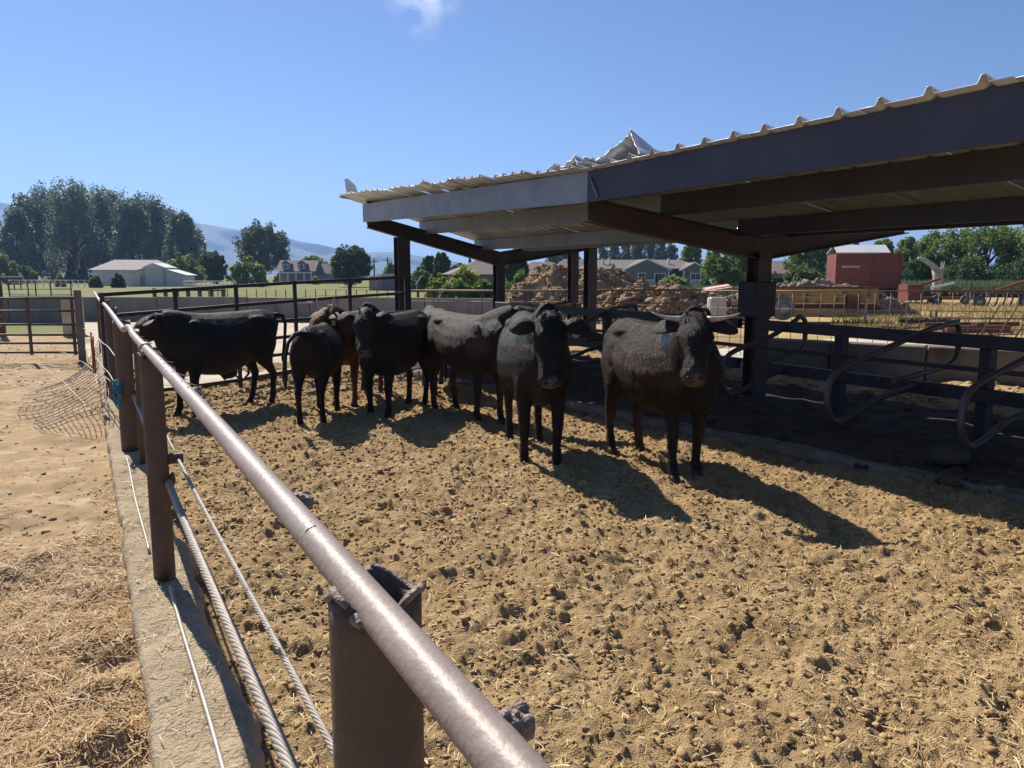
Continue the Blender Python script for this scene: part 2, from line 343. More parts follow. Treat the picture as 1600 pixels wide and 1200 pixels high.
def scatter(n, x0, x1, y0, y1, hf, seed, ybias=1.0):
    g = np.random.default_rng(seed); x = x0 + (x1 - x0) * g.random(n); y = y0 + (y1 - y0) * g.random(n) ** ybias
    return np.stack([x, y, hf(x, y)], -1), g
P, g = scatter(30000, .45, 6.3, 1.0, 14, pen_h, 41, 1.4); s = .004 + .016 * g.random(30000) ** 4 + .0009 * P[:, 1]
clods('manure_clods', P + [0, 0, .002], s * 1.15, m_clod, seed=42, flat=.42, kind='stuff', label='dry crumbled manure clods strewn over the pen ground', category='clods')
P, g = scatter(26000, .45, 5.6, 1.0, 9, pen_h, 43, 1.5)
P = P[np.sin(P[:, 0] * 2.3 + 1.2 * np.sin(P[:, 1] * 1.7)) + g.random(26000) * 2.6 - .12 * P[:, 1] > .6]; n = len(P)
straws('pen_straw', P + [0, 0, .010], .02 + .065 * g.random(n) ** 2, .0018 + .0024 * g.random(n), m_strawpen, .3, 44, kind='stuff', label='pale broken straw stems scattered over the pen manure', category='straw')
P, g = scatter(52000, -1.7, .13, 1.2, 8.2, yard_h, 45, 1.1)
thick = np.clip((6.6 - P[:, 1] + .6 * np.sin(P[:, 0] * 5) + .4 * np.sin(P[:, 1] * 3.1)) / 2.2, .02, 1) * (.45 + .55 * (np.sin(P[:, 0] * 6 + 2 * np.sin(P[:, 1] * 2)) * np.sin(P[:, 1] * 3.3) > -.45))
for cx, cy, r in ((-.03, 3.55, .13), (-.02, 2.72, .14)): thick = thick * (1 - .85 * np.exp(-((P[:, 0] - cx) ** 2 + (P[:, 1] - cy) ** 2) / (r * r)))
P = P[g.random(len(P)) < thick]; n = len(P); k = int(n * .62)
P[:, 2] += .004 + .03 * g.random(n) * np.clip((6 - P[:, 1]) / 3, 0, 1)
straws('yard_hay', P[:k], .04 + .12 * g.random(k) ** 1.6, .0016 + .0028 * g.random(k), m_hay, .22, 46, bend=.5, kind='stuff', label='brown trampled hay covering the ground beside the concrete kerb', category='hay')
straws('yard_straw', P[k:], .03 + .11 * g.random(n - k) ** 1.6, .0022 + .003 * g.random(n - k), m_straw, .3, 47, kind='stuff', label='bleached straw stems lying on top of the brown hay', category='straw')
P, g = scatter(700, .12, .38, 1.2, 6.5, lambda x, y: .162 + 0 * x, 54); straws('kerb_straw', P, .02 + .07 * g.random(700) ** 2, .0018 + .002 * g.random(700), m_strawpen, .08, 55, kind='stuff', label='loose straw stems lying on the concrete kerb', category='straw')
P, g = scatter(3500, -3.4, .1, 5, 22, yard_h, 48, 1.3); clods('yard_clods', P, .006 + .022 * g.random(3500) ** 4, M('yard_clod', (.40, .30, .19), (.26, .18, .11), 8, .95, island=.7), seed=49, kind='stuff', label='small dry clods and chips on the bare yard', category='clods')
P, g = scatter(5000, 8.95, 13.5, -2, 14, lambda x, y: SH.at(np.clip(x, 5.2, 12.9), y) + .02, 50); clods('alley_clods', P, .02 + .05 * g.random(5000) ** 2.5, m_clod, seed=51, kind='stuff', label='sunlit manure clods in the alley behind the stall rails', category='clods')
P, g = scatter(1500, 5.8, 8.8, 0, 14, shed_h, 52); clods('bedding_clods', P, .02 + .06 * g.random(1500) ** 3, m_shadesoil, seed=53, kind='stuff', label='clods of bedding coloured dark for shade on the shaded stall floor', category='clods')
del P

# ------------------------------------------------------------------ kerbs and slabs
def kerb(name, y0, y1, xl, xr, zt, zb, mat, seed, jag=.05, dy=.02):
    ys = np.arange(y0, y1, dy); n = len(ys); g = np.random.default_rng(seed); K = 22
    def wob(c, amp): return amp * smooth_noise((1, n), c / dy, g.integers(1e6))[0]
    jl = wob(.25, .006) + wob(.05, .003); jr = wob(.45, jag * .35) + wob(.12, jag * .25) + wob(.03, jag * .12)
    N1 = smooth_noise((n, K), 7, seed + 1) * .006 + smooth_noise((n, K), 1.2, seed + 2) * .0022; chip = np.clip(smooth_noise((n, K), 3.0, seed + 3) - 1.3, 0, 1) * .018
    rs = []
    for i, y in enumerate(ys):
        a = xl(y) + jl[i]; b = xr(y) + jr[i]; row = [(a, y, zb), (a - .003, y, zt - .022 + N1[i, 0])]
        for k in range(K):
            f = k / (K - 1); x = a + .012 + (b - a - .012) * f; drop = .05 * max(0, (f - .8) / .2) ** 2; row.append((x, y, zt + N1[i, k] - chip[i, k] - drop))
        row.append((b + .02 + .01 * N1[i, 3] / .006, y, zb)); rs.append(row)
    m = MB(); m.rings(rs, smooth=True); return link(name, m.mesh(name), mat, None, kind='structure')
kerb('fence_kerb', -4, 19, lambda y: .10, lambda y: .385 + .012 * math.sin(y * 2), .15, -.12, m_conc, 61, .055)
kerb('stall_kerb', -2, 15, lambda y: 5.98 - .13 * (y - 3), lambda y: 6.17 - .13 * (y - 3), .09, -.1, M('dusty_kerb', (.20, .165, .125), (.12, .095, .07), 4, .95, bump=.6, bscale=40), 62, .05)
pad = MB()
def poly_sheet(name, pts, z, mat):
    m = MB(); m.add([(p[0], p[1], z) for p in pts], [tuple(range(len(pts)))]); o = m.build(name, mat); o['kind'] = 'structure'
    if o.data.polygons[0].normal.z < 0: o.data.flip_normals()
    return o
poly_sheet('concrete_pad', [(.1, 11.9), (5.3, 14.7), (11.4, 16.4), (16, 21), G(700, 27), G(100, 27.5), (-.1, 22)], .035, m_pad)
poly_sheet('feed_slab', [(12.6, 5.5), (17.5, 5.0), (17.5, 13.5), (11.0, 12.6)], .06, M('pale_slab', (.58, .54, .47), (.44, .40, .34), 1, .9, bump=.3, bscale=20, c3=(.3, .26, .2), s3=2, k3=.62))

# ------------------------------------------------------------------ near pipe fence with cables
FX = .265
fence = thing('pipe_fence', 'long rusty brown pipe fence with steel cables standing on the concrete kerb', 'fence', (FX, 4, .15))
def rail_x(y): return .252 if y < 5.65 else (.252 - .03 * min(1, (y - 5.65) / .3) - .004 * max(0, y - 6))
def rail_z(y): return 1.335 + .012 * math.sin(y * .8) + (.03 * math.exp(-((y - 5.75) / .16) ** 2))
def pipe_post(y, h, r, seed, x=FX, lean=0.0, hollow=True, mat=m_post):
    g = random.Random(seed); n = 28; m = MB(); zs = [-.05 if False else .10, .3, .7, h * .8 + .0, h - .03, h]
    def ring(z, rad, rag=0):
        return [(x + lean * z + rad * math.cos(2*math.pi*k/n), y + rad * math.sin(2*math.pi*k/n), z + (.006 * (g.random() - .5) + .010 * math.sin(k * .67 + seed) if rag else 0)) for k in range(n)]
    rs = [ring(z, r * (1 + .008 * math.sin(9 * z))) for z in zs[:-1]] + [ring(h, r * 1.0, .012)]
    if hollow:
        top = rs[-1]; inner = [(x + lean * h + (px - x - lean * h) * .82, y + (py - y) * .82, pz - .003) for px, py, pz in top]
        rs += [inner, ring(h - .30, r * .84)]
    m.rings(rs); p = m.build('post', mat, fence)
    return p, rs
POSTS = [(-2.5, 1.33, .0525), (.80, 1.345, .0525), (4.20, 1.31, .0525), (7.55, 1.30, .072), (10.8, 1.30, .075), (14.2, 1.30, .08), (17.6, 1.31, .08)]
for i, (y, h, r) in enumerate(POSTS):
    p, rs = pipe_post(y, h, r, i + 3)
    if i in (1, 2):                                            # torch-cut lip and weld at the top
        g = random.Random(i); top = rs[5]; runs = [[], []]
        for k in range(28): 
            q = top[k]
            if abs(q[0] - rail_x(y)) > .024: runs[0 if q[0] > rail_x(y) else 1].append(q)
        runs[0] = sorted(runs[0], key=lambda q: q[1]); runs[1] = sorted(runs[1], key=lambda q: q[1])
        for rn in runs:                                        # ragged lip on each side of the rail
            if len(rn) < 3: continue
            m = MB(); m.tube([(q[0] + .002 * (g.random() - .5), q[1], q[2] - .001) for q in rn], [.003 + .0028 * g.random() for _ in rn], 7); m.build('weld', m_weld, p)
        for sd in (-1, 1):
            m = MB(); m.tube([(rail_x(y) + sd * (.0195 + .003 * g.random()), y + a, rail_z(y) - .010 + .006 * g.random()) for a in np.linspace(-.055, .055, 16)], [.003 + .005 * g.random() for _ in range(16)], 7); m.build('weld', m_weld, p)
m = MB(); ys = list(np.arange(-4, 5.5, .25)) + list(np.arange(5.5, 6.2, .05)) + list(np.arange(6.25, 18.6, .3)); m.tube([(rail_x(y), y, rail_z(y)) for y in ys], .0212, 18)
rail = m.build('rail', m_rail, fence)
m = MB(); m.tube([(rail_x(y), y, rail_z(y)) for y in (4.28, 4.29, 4.36, 4.37)], [.023, .031, .031, .023], 18); m.build('coupling', m_rail, rail)
m = MB(); m.tube([(rail_x(y), y, rail_z(y)) for y in (3.02, 3.03, 3.05, 3.06)], [.0216, .0228, .0228, .0216], 18); m.build('weld_ring', M('bright_ring', (.55, .49, .43), None, rough=.5, metal=.3), rail)
g = random.Random(4)
for y in (.50, 1.18):                                          # old stubs cut from the side of the rail
    m = MB(); m.tube([(rail_x(y) + .016, y, rail_z(y) + .006), (rail_x(y) + .034, y - .004, rail_z(y) + .001), (rail_x(y) + .040, y - .006, rail_z(y))], [.013, .0125, .009], 10)
    for k in range(14): m.ball((rail_x(y) + .016 + .02 * g.random(), y + .026 * (g.random() - .5), rail_z(y) + .012 * g.random() + .002), .0035 + .004 * g.random(), 6, 5)
    m.build('weld_stub', m_weld, rail)
for y in (2.45, 2.62, 2.9, 3.22, 3.4, 3.62, 3.85, 4.05, 4.18, 4.55, 4.8, 5.1, 6.6, 7.1, 7.9, 8.6, 9.4):
    m = MB(); a = g.random() * .02; m.tube([(rail_x(y) - .004, y, rail_z(y) + .0225), (rail_x(y) + .02, y + a, rail_z(y) + .012), (rail_x(y) + .038 + .012 * g.random(), y + a * 2, rail_z(y) - .004 + .012 * g.random())], .0022, 5); m.build('wire_tie', m_galv, rail)
m = MB(); m.tube([(rail_x(2.5) + .018, 2.5, rail_z(2.5)), (rail_x(2.5) + .035, 2.49, rail_z(2.5) + .004)], [.016, .014], 9)
for k in range(10): m.ball((rail_x(2.5) + .02 + .02 * g.random(), 2.5 + .03 * (g.random() - .5), rail_z(2.5) + .015 * g.random()), .005, 6, 5)
m.build('weld_stub', m_weld, rail)
m = MB(); m.tube([(rail_x(1.0) - .018, 1.0, rail_z(1.0) + .008), (rail_x(1.0) - .012, 1.003, rail_z(1.0) + .018), (rail_x(1.0), 1.004, rail_z(1.0) + .0215)], .0017, 5); m.build('wire_tie', m_galv, rail)

def cable(z0, rad, strands, pitch, y0, y1, sag, fine, x0=.312):
    m = MB(); ys = np.arange(y0, y1, fine)
    cx = lambda y: x0 + .006 * math.sin(y * 1.1); cz = lambda y: z0 - sag * math.sin(math.pi * ((y - .8) % 3.4) / 3.4)
    for k in range(strands):
        ph = 2 * math.pi * k / strands
        m.tube([(cx(y) + rad * .62 * math.cos(ph + 2*math.pi*y/pitch), y, cz(y) + rad * .62 * math.sin(ph + 2*math.pi*y/pitch)) for y in ys], rad * .42, 6, False)
    return m
cable(.66, .0165, 8, .26, .2, 4.3, .012, .0125).build('cable', m_cable, fence)
cable(.765, .0088, 6, .13, .2, 4.3, .010, .0095, .368).build('cable', m_cable, fence)
m = MB(); m.tube([(.312, y, .655) for y in np.arange(4.3, 17.8, .3)], .014, 8); m.build('cable', m_cable, fence)
m = MB(); m.tube([(.368, y, .76) for y in np.arange(4.3, 17.8, .3)], .0065, 6); m.build('cable', m_cable, fence)
m = MB(); m.tube([(.30, y, .42) for y in np.arange(7.6, 17.8, .3)], .012, 6); m.build('cable', m_cable, fence)
for y, h, r in POSTS[2:]:                                      # eyes and shackles that hold the cables
    for z in (.66, .77):
        m = MB(); rr = .03 if z < .7 else .022
        m.tube([(FX + r + .012 + .01 * math.cos(a), y + rr * math.cos(a), z + .004 + rr * math.sin(a)) for a in np.linspace(0, 2 * math.pi, 15)], .007, 6); m.box((FX + r + (.004 if z < .7 else .025), y, z), (.03 if z < .7 else .09, .02, .05)); m.build('cable_eye', m_post, fence)
g = random.Random(9)
for y in (4.5, 5.1, 7.3, 7.85):                                # loose wire tails by the posts
    for j in range(3):
        z = .4 + .7 * g.random(); m = MB(); pts = [(FX + .06, y, z)]
        for k in range(6): q = pts[-1]; pts.append((q[0] + .02 * (g.random() - .4), q[1] + .05 * (g.random() - .5), q[2] + .05 * (g.random() - .6)))
        m.tube(pts, .003, 5); m.build('wire_tail', m_wire, fence)
m = MB(); m.beam((FX + .07, 7.0, .1), (FX + .06, 6.6, 1.28), .05, .05); m.build('brace', m_post, fence)
m = MB(); m.beam((FX + .05, 5.55, .08), (FX + .05, 5.5, 1.27), .045, .045); m.build('brace', m_post, fence)

rod = MB(); rod.tube([(.275 + .004 * math.sin(y * 3), y, .172) for y in np.arange(.9, 4.1, .1)], .0085, 8)
rod.build('metal_rod', m_galv, None, label='thin pale metal rod lying along the top of the concrete kerb', category='rod')
rod = MB(); rod.tube([(.215 + .004 * math.sin(y * 3), y, .168) for y in np.arange(4.6, 7.3, .1)], .008, 8)
rod.build('metal_rod', m_galv, None, label='shorter metal rod on the kerb between two fence posts, beyond the first rod', category='rod')

# torn wire panel bent down into the yard
wp = thing('wire_panel', 'torn grid of rusty wire bent away from the fence and trailing on the yard', 'wire mesh', (-.1, 10.2, .06))
def wpt(u, v):       # u 0..1 along the fence, v 0..1 from the fence post outward and down
    y = 8.9 + 4.3 * u; out = .93 * v ** 1.1 * (.35 + .65 * math.sin(math.pi * min(1, .15 + .8 * u)))
    z = .62 * (1 - v) ** 1.5 * (.35 + .65 * u) + .09 + .05 * math.sin(7 * u + 3 * v)
    return (.13 - out + .03 * math.sin(9 * u), y + .35 * v, z)
for i in range(19):
    m = MB(); m.tube([wpt(i / 18, v) for v in np.linspace(0, 1 - .10 * random.random(), 10)], .0042, 5); m.build('wire', m_wire, wp)
for j in range(15):
    m = MB(); m.tube([wpt(u, j / 14) for u in np.linspace(.05 * random.random(), 1, 16)], .0042, 5); m.build('wire', m_wire, wp)
for (a, b, c) in (((-.35, 12.6, .62), (-.05, 11.6, .55), (.2, 9.6, .52)), ((-.62, 12.2, .5), (-.22, 10.8, .38), (-.02, 10.0, .1)), ((-.05, 12.0, .98), (.1, 10.5, 1.0), (.22, 8.2, .93)), ((-.05, 11.8, .72), (.1, 10.2, .73), (.2, 8.2, .67))):
    m = MB(); a, b, c = map(np.array, (a, b, c)); m.tube([a * (1-t)**2 + 2*b*t*(1-t) + c*t*t + np.array([0, 0, .012 * math.sin(17 * t)]) for t in np.linspace(0, 1, 14)], .005, 5); m.build('loose_wire', m_galv, wp)
m = MB(); g = random.Random(2)
for k in range(9):
    a0 = np.array((.19, 7.45, .78)); m.tube([a0 + np.array([.03 * math.sin(t * 5 + k), .04 * math.cos(t * 7 + 2 * k), -.22 * t * (.4 + .6 * (k % 3) / 2) + .03 * math.sin(3 * k)]) for t in np.linspace(0, 1, 7)], .007, 5)
m.build('blue_rope', m_bluecord, None, label='knotted blue rope tied round a rusty fence post', category='rope')
m = MB()
for k in range(7):
    m.tube([np.array((.04 + .012 * math.sin(k * 2 + t * 4), 10.1 + .03 * math.cos(k + 3 * t), .95 - .38 * t + (.05 * (k % 3) if t == 0 else 0))) for t in np.linspace(0, 1, 6)], .008, 5)
m.build('orange_twine', m_orange, None, label='orange twine hanging from a wire of the pipe fence', category='twine')

# ------------------------------------------------------------------ back corral panel
PB = [np.array(p) for p in ((.16, 11.25, 0), (1.07, 11.76, 0), (1.96, 12.22, 0), (2.96, 12.76, 0), (4.05, 13.33, 0), (5.35, 13.98, 0))]
panel = thing('corral_panel', 'dark steel corral panel of six rails across the back of the pen', 'fence panel', (2.7, 12.6, 0))
RZ0 = [.14, .42, .68, .94, 1.17, 1.45]; RZ1 = [.15, .44, .73, 1.0, 1.36, 1.66]
for k in range(6):
    m = MB(); pts = []
    for i, p in enumerate(PB):
        t = i / 5; z = RZ0[k] * (1 - t) + RZ1[k] * t - (.035 if (k == 0 and i in (1, 2)) else 0); pts.append((p[0], p[1], z))
    for a, b in zip(pts[:-1], pts[1:]): m.beam(a, b, .045, .05)
    m.build('rail', m_dark, panel)
for i, p in enumerate(PB):
    t = i / 5; m = MB(); m.beam((p[0] + .03, p[1] - .052, 0.0), (p[0] + .03, p[1] - .052, RZ0[5] * (1-t) + RZ1[5] * t + .03), .055, .055, (1, 0, 0)); m.build('post', m_dark, panel)
m = MB(); m.tube([(1.95, 12.15, .5), (1.9, 12.1, .22), (2.0, 12.13, .1), (2.12, 12.2, .2), (2.14, 12.22, .5)], .02, 6); m.build('latch_loop', m_dark, panel)
m = MB()
for k in range(5): m.tube([(2.1 + .02 * math.sin(k * 2 + 4 * t), 12.17, .62 - .16 * t) for t in np.linspace(0, 1, 5)], .008, 5)
m.build('blue_rope', m_bluecord, None, label='short blue rope end tied to the back corral panel', category='rope')

# concrete bunk wall far behind the pen, pieces cast side by side
wall = thing('bunk_wall', 'long low grey concrete wall behind the pen and its concrete pad', 'wall', G(420, 27.3))
W = [G(px, 29.5 - (px + 100) / 900 * 2.6) for px in (-60, 20, 118, 250, 390, 530, 665, 785)]
for i in range(7):
    if i == 1: pass
    a, b = W[i], W[i + 1]; d = (b - a) / np.linalg.norm(b - a); m = MB(); h = .90 + .02 * (i % 2)
    m.beam(a + d * .012 + [0, 0, h / 2 - .05], b - d * .012 + [0, 0, h / 2 - .05], .22, h + .1); m.build('wall_panel', m_concwall, wall, bevel=.02)
m = MB(); e = G(116, 21.5); m.box(e + [0, 0, .5], (.25, .7, 1.1), [RIGHT, AWAY, (0, 0, 1)]); m.build('concrete_block', m_pad, None, bevel=.02, label='upright pale concrete block beside the tubular gate post', category='block')
sh = thing('sawhorse', 'small rusty steel stand in front of the concrete wall', 'stand', G(474, 20))
c = G(474, 20)
for s_ in (-.17, .17):
    m = MB(); m.tube([c + RIGHT * (s_ * 1.25) + [0, 0, .03], c + RIGHT * s_ + [0, 0, .98]], .022, 6); m.build('leg', m_post, sh)
m = MB(); m.beam(c + RIGHT * -.26 + [0, 0, 1.0], c + RIGHT * .26 + [0, 0, 1.0], .12, .05); m.build('top_bar', m_galv, sh)
m = MB(); m.tube([c + RIGHT * -.17 + [0, 0, .95], c + RIGHT * -.02 + [0, 0, .45]], .016, 6); m.build('brace', m_post, sh)

# ------------------------------------------------------------------ yard gate and fences on the left
def bar_gate(name, label, a, b, zs, ups, r, mat, cat='gate'):
    a = np.array(a, float); b = np.array(b, float); t = thing(name, label, cat, (a + b) / 2)
    for z in zs: m = MB(); m.tube([a + [0, 0, z], b + [0, 0, z]], r, 8); m.build('bar', mat, t)
    for u in ups: m = MB(); p = a + (b - a) * u; m.beam(p + [0, 0, zs[0] - .05], p + [0, 0, zs[-1] + .03], r * 2.6, r * 2.6, (1, 0, 0)); m.build('upright', mat, t)
    return t
bar_gate('tubular_gate', 'rusty tubular gate of six bars closing the yard beside the pipe fence', (-.17, 17.0, 0), (-3.2, 18.7, 0), [.22, .40, .56, .76, 1.02, 1.26], [.02, .265, .62, .98], .022, m_post)
for (x, y, h, lb) in ((-.12, 16.9, 1.42, 'grey steel gate post at the hinge of the tubular gate'), (-3.3, 18.8, 1.4, 'grey steel post at the latch end of the tubular gate')):
    m = MB(); m.beam((x, y, -.1), (x, y, h), .13, .13, (1, 0, 0)); m.build('gate_post', M('grey_post', (.17, .15, .14), (.11, .10, .095), 5, .6), None, bevel=.008, label=lb, category='post')
t = thing('side_fence', 'dark post and cable fence along the far left of the yard', 'fence', (-2.2, 22, 0))
SF = [(-2.02, 25.0), (-2.16, 22.0), (-2.3, 18.9), (-2.45, 15.9), (-2.6, 12.9)]
for x, y in SF: m = MB(); m.tube([(x, y, 0), (x, y, 1.55)], .085, 10); m.build('post', m_post, t)
for z in (.35, .62, .9, 1.18, 1.42): m = MB(); m.tube([(x, y, z) for x, y in SF], .017, 6); m.build('rail', m_galv, t)
m = MB(); m.tube([(-2.35, 25.6, 0), (-2.35, 25.6, 1.6)], .09, 10); m.build('post', m_post, t)
far = [(25, 450), (115, 455)]
t = bar_gate('pipe_fence', 'thin brown pipe fence section beyond the tubular gate in front of green grass', G(20, 31), G(118, 31), [.25, .5, .92, 1.15, 1.4], [.0, .3, .42, .66, .98], .018, m_post, 'fence panel')

# ------------------------------------------------------------------ butterfly shed
shed = thing('cattle_shed', 'open steel cattle shed with a butterfly roof of ribbed sheets, partly torn', 'shed', (8.3, 8, 0))
YB, YA, YC = 7.46, 14.85, .05  # shed and stall dimensions and positions below are scaled down about the camera
EX, VX, BX = 5.12, 7.885, 10.78                                  # front eave, valley, back eave
def zr(x, y):                                                  # underside of the roof sheets
    lift = max(0, min(1, (y - YB) / (YA - YB)))
    if x <= VX: base = 2.33 + (2.875 - 2.33) * (VX - x) / (VX - EX); return base + lift * .21 * (VX - x) / (VX - EX)
    return 2.33 + (2.87 - 2.33) * (x - VX) / (BX - VX)
def h_beam(m, a, b, w, h, up=(0, 0, 1), tf=.014, tw=.012):
    a = np.array(a, float); b = np.array(b, float); d = b - a; d /= np.linalg.norm(d); r = np.cross(d, up); r /= np.linalg.norm(r); u = np.cross(r, d)
    m.beam(a, b, tw, h - 2 * tf - .002, up); m.beam(a + u * (h/2 - tf/2), b + u * (h/2 - tf/2), w, tf, up); m.beam(a - u * (h/2 - tf/2), b - u * (h/2 - tf/2), w, tf, up); return m
def steel_post(x, y, zt, w=.22, flare=False):
    m = MB(); h_beam(m, (x, y, -.15), (x, y, zt), w, w * .95, (0, 1, 0)); p = m.build('post', m_rafter if y < 10 else m_dark, shed)
    if flare:
        m = MB(); m.box((x, y, .06), (.34, .34, .03)); m.build('base_plate', m_rafter, p)
        m = MB(); m.box((x - .02, y + .0, 1.38), (w + .14, w + .10, .46)); m.build('bracket', m_dark, p, bevel=.01)
    return p
for (y, tip, dz) in ((YB, EX, 0), (YA, 4.96, .0), (YC, EX, 0)):
    for sgn in (-1, 1):                                        # rafters: deep at the valley, shallow at the eave
        ex = tip if sgn < 0 else BX + .1
        za = zr(VX, y) - .02 - .20; zb = zr(ex, y) - .20 - .02
        a = np.array((VX, y, za - .03)); b = np.array((ex, y, zb - (.14 if y == YA else .20)))
        m = MB(); n = 6; w = .17
        for (off, hh, ww) in ((0, 1, .016), ):
            top = lambda t: a[2] + (b[2] - a[2]) * t + .10; bot = lambda t: a[2] + (b[2] - a[2]) * t - .13 - .04 * (1 - t)
            X = lambda t: a[0] + (b[0] - a[0]) * t
            m.add([(X(0), y - .008, bot(0)), (X(1), y - .008, bot(1)), (X(1), y - .008, top(1)), (X(0), y - .008, top(0)), (X(0), y + .008, bot(0)), (X(1), y + .008, bot(1)), (X(1), y + .008, top(1)), (X(0), y + .008, top(0))], [(0,1,2,3),(7,6,5,4),(0,4,5,1),(3,2,6,7),(1,5,6,2),(0,3,7,4)])
            m.beam((X(0), y, top(0) + .009), (X(1), y, top(1) + .009), w, .016); m.beam((X(0), y, bot(0) - .009), (X(1), y, bot(1) - .009), w, .016)
        m.build('rafter', m_rafter if y < 10 else m_dark, shed)
        if y == YA and sgn < 0:
            m = MB(); m.box((ex + .08, y - .02, zb + .03), (.16, .12, .50)); m.build('rafter_end', m_dark, shed)
steel_post(VX, YB, 2.0, .23, True); steel_post(VX, YC, 2.0, .23, True)
steel_post(VX, YA, 1.98, .2); steel_post(5.67, YA, 2.46, .26); steel_post(10.28, YA, 2.36, .23); steel_post(10.3, 15.6, 2.45, .2)
PUR = [(EX, .345), (6.19, .25), (7.46, .21), (8.41, .21), (9.6, .25), (BX - .03, .33)]
for i, (x, h) in enumerate(PUR):
    for (y0, y1, mat) in ((-2.6, YC + .0, m_purlin_dark), (YC + .01, YB - .01, m_purlin_dark), (YB + .01, YA + (.32 if i else .10), m_purlin_grey)):
        z0, z1 = zr(x, y0), zr(x, y1); m = MB(); hh = h
        if mat is m_purlin_grey and i == 0: x0, x1 = x - .0, x - .21
        else: x0 = x1 = x
        a = np.array((x0, y0, z0 - hh / 2 - .004)); b = np.array((x1, y1, z1 - hh / 2 - .004))
        # a channel: web and two lips
        m.beam(a, b, .012, hh); m.beam(a + [.036, 0, hh/2 - .007], b + [.036, 0, hh/2 - .007], .058, .012); m.beam(a + [.036, 0, -hh/2 + .007], b + [.036, 0, -hh/2 + .007], .058, .012)
        m.build('purlin', mat, shed)
def sheet(y0, y1, xa, xb, zf, seed, n_x=8, pitch=.36, rib=.052, crumple=0.0, name='roof_sheet', up=.0):
    """one ribbed roofing sheet: ribs run down the slope"""
    prof = []; n = max(1, int(round((y1 - y0) / pitch))); p = (y1 - y0) / n
    for k in range(n):
        b = y0 + k * p; prof += [(b, 0), (b + p * .36, 0), (b + p * .40, rib * .06), (b + p * .455, rib), (b + p * .545, rib), (b + p * .60, rib * .06), (b + p * .64, 0)]
    prof += [(y1, 0)]; g = random.Random(seed); V = []; xs_ = np.linspace(xa, xb, n_x)
    for x in xs_:
        for (y, h) in prof:
            z = zf(x, y) + h + up
            if crumple: z += crumple * mnoise.noise(Vector((x * 1.7, y * 1.9, seed))) * abs((x - VX) / (xa - VX + 1e-6))
            V.append((x, y, z))
    k = len(prof); F = [(i*k+j, i*k+j+1, (i+1)*k+j+1, (i+1)*k+j) for i in range(n_x-1) for j in range(k-1)]
    me = np_mesh(name, V, F, False); o = link(name, me, m_sheet, shed)
    so = o.modifiers.new('thickness', 'SOLIDIFY'); so.thickness = .0025; so.offset = 1; return o
y = -2.6; i = 0
while y < YB - .2:
    y1 = min(y + 1.08, YB + .05) if y + 1.4 < YB else YB + .02
    sheet(y, y1, EX - .085 + .01 * math.sin(i * 2.1), VX - .02, zr, i, up=.004 * (i % 2)); sheet(y, y1, VX + .03, BX + .25, zr, i + 50, up=.004 * (i % 2)); y = y1; i += 1
ys = [YB + .02, 8.45, 9.4, 10.35, 11.2, 12.05, 12.8, 13.6, 14.35, 15.25]
for j in range(len(ys) - 1):
    over = (.16, .22, .30, .30, .32, .34, .36, .38, .40)[j]
    sheet(ys[j], ys[j + 1], EX - over - .21 * (ys[j] - YB) / (YA - YB), VX - .02, zr, 100 + j, 10, pitch=.25, rib=.036, crumple=(.0, .0, .06, .14, .08, .03, .03, .03, .02)[j], up=.004 * (j % 2) + .004)
    sheet(ys[j], ys[j + 1], VX + .03, BX + .3, zr, 140 + j, 6, pitch=.25, rib=.036, up=.004 * (j % 2))
# the storm-torn sheets folded up over the front eave
def torn(prof, seed, reach=1.2, sw=.3):
    """crumpled sheet: prof lists (y, rise, lean) of the torn front edge; it lies flat again further up the roof"""
    g = random.Random(seed); nv = 9; V = []; ys_ = []; nu = len(prof) * 6 - 5
    for i in range(nu):
        f = i / 6; a = int(min(f, len(prof) - 2)); t = f - a; p, q = prof[a], prof[a + 1]; y, r_, ln = [p[c] + (q[c] - p[c]) * t for c in range(3)]
        r_ += .012 * math.sin(i * 2.1 + seed)
        for j in range(nv):
            v = j / (nv - 1); k = (1 - v) ** 1.05; x = EX - .05 + ln * k + reach * v
            V.append((x, y + sw * (y - prof[len(prof) // 2][0]) * -.3 * k + .02 * mnoise.noise(Vector((i * .4, v * 3, seed))), zr(x, y) + .035 + r_ * k + .02 * mnoise.noise(Vector((i * .5, v * 5, seed + 9))) + .018 * math.sin(i * 1.05) * (.3 + .7 * v)))
    F = [(i*nv+j, i*nv+j+1, (i+1)*nv+j+1, (i+1)*nv+j) for i in range(nu-1) for j in range(nv-1)]
    o = link('torn_sheet', np_mesh('torn_sheet', V, F, False), M('crumpled_sheet%d' % seed, (.56, .56, .57), (.46, .46, .47), 2, .34, metal=.45, bump=.05, bscale=8), shed); so = o.modifiers.new('thickness', 'SOLIDIFY'); so.thickness = .003
torn([(6.38, .0, 0), (6.67, .22, .10), (6.89, .40, .20), (7.03, .37, .30), (7.24, .30, .30), (7.43, .10, .12), (7.55, .13, .05), (7.62, .05, .0)], 3, 1.3)
torn([(7.58, .02, 0), (7.71, .17, .05), (7.90, .18, .14), (8.06, .06, .06), (8.17, .11, .03), (8.34, .02, 0)], 8, 1.0)
torn([(9.40, .0, 0), (9.55, .10, .02), (9.83, .06, .02), (10.07, .09, 0), (10.36, .0, 0)], 12, .8)
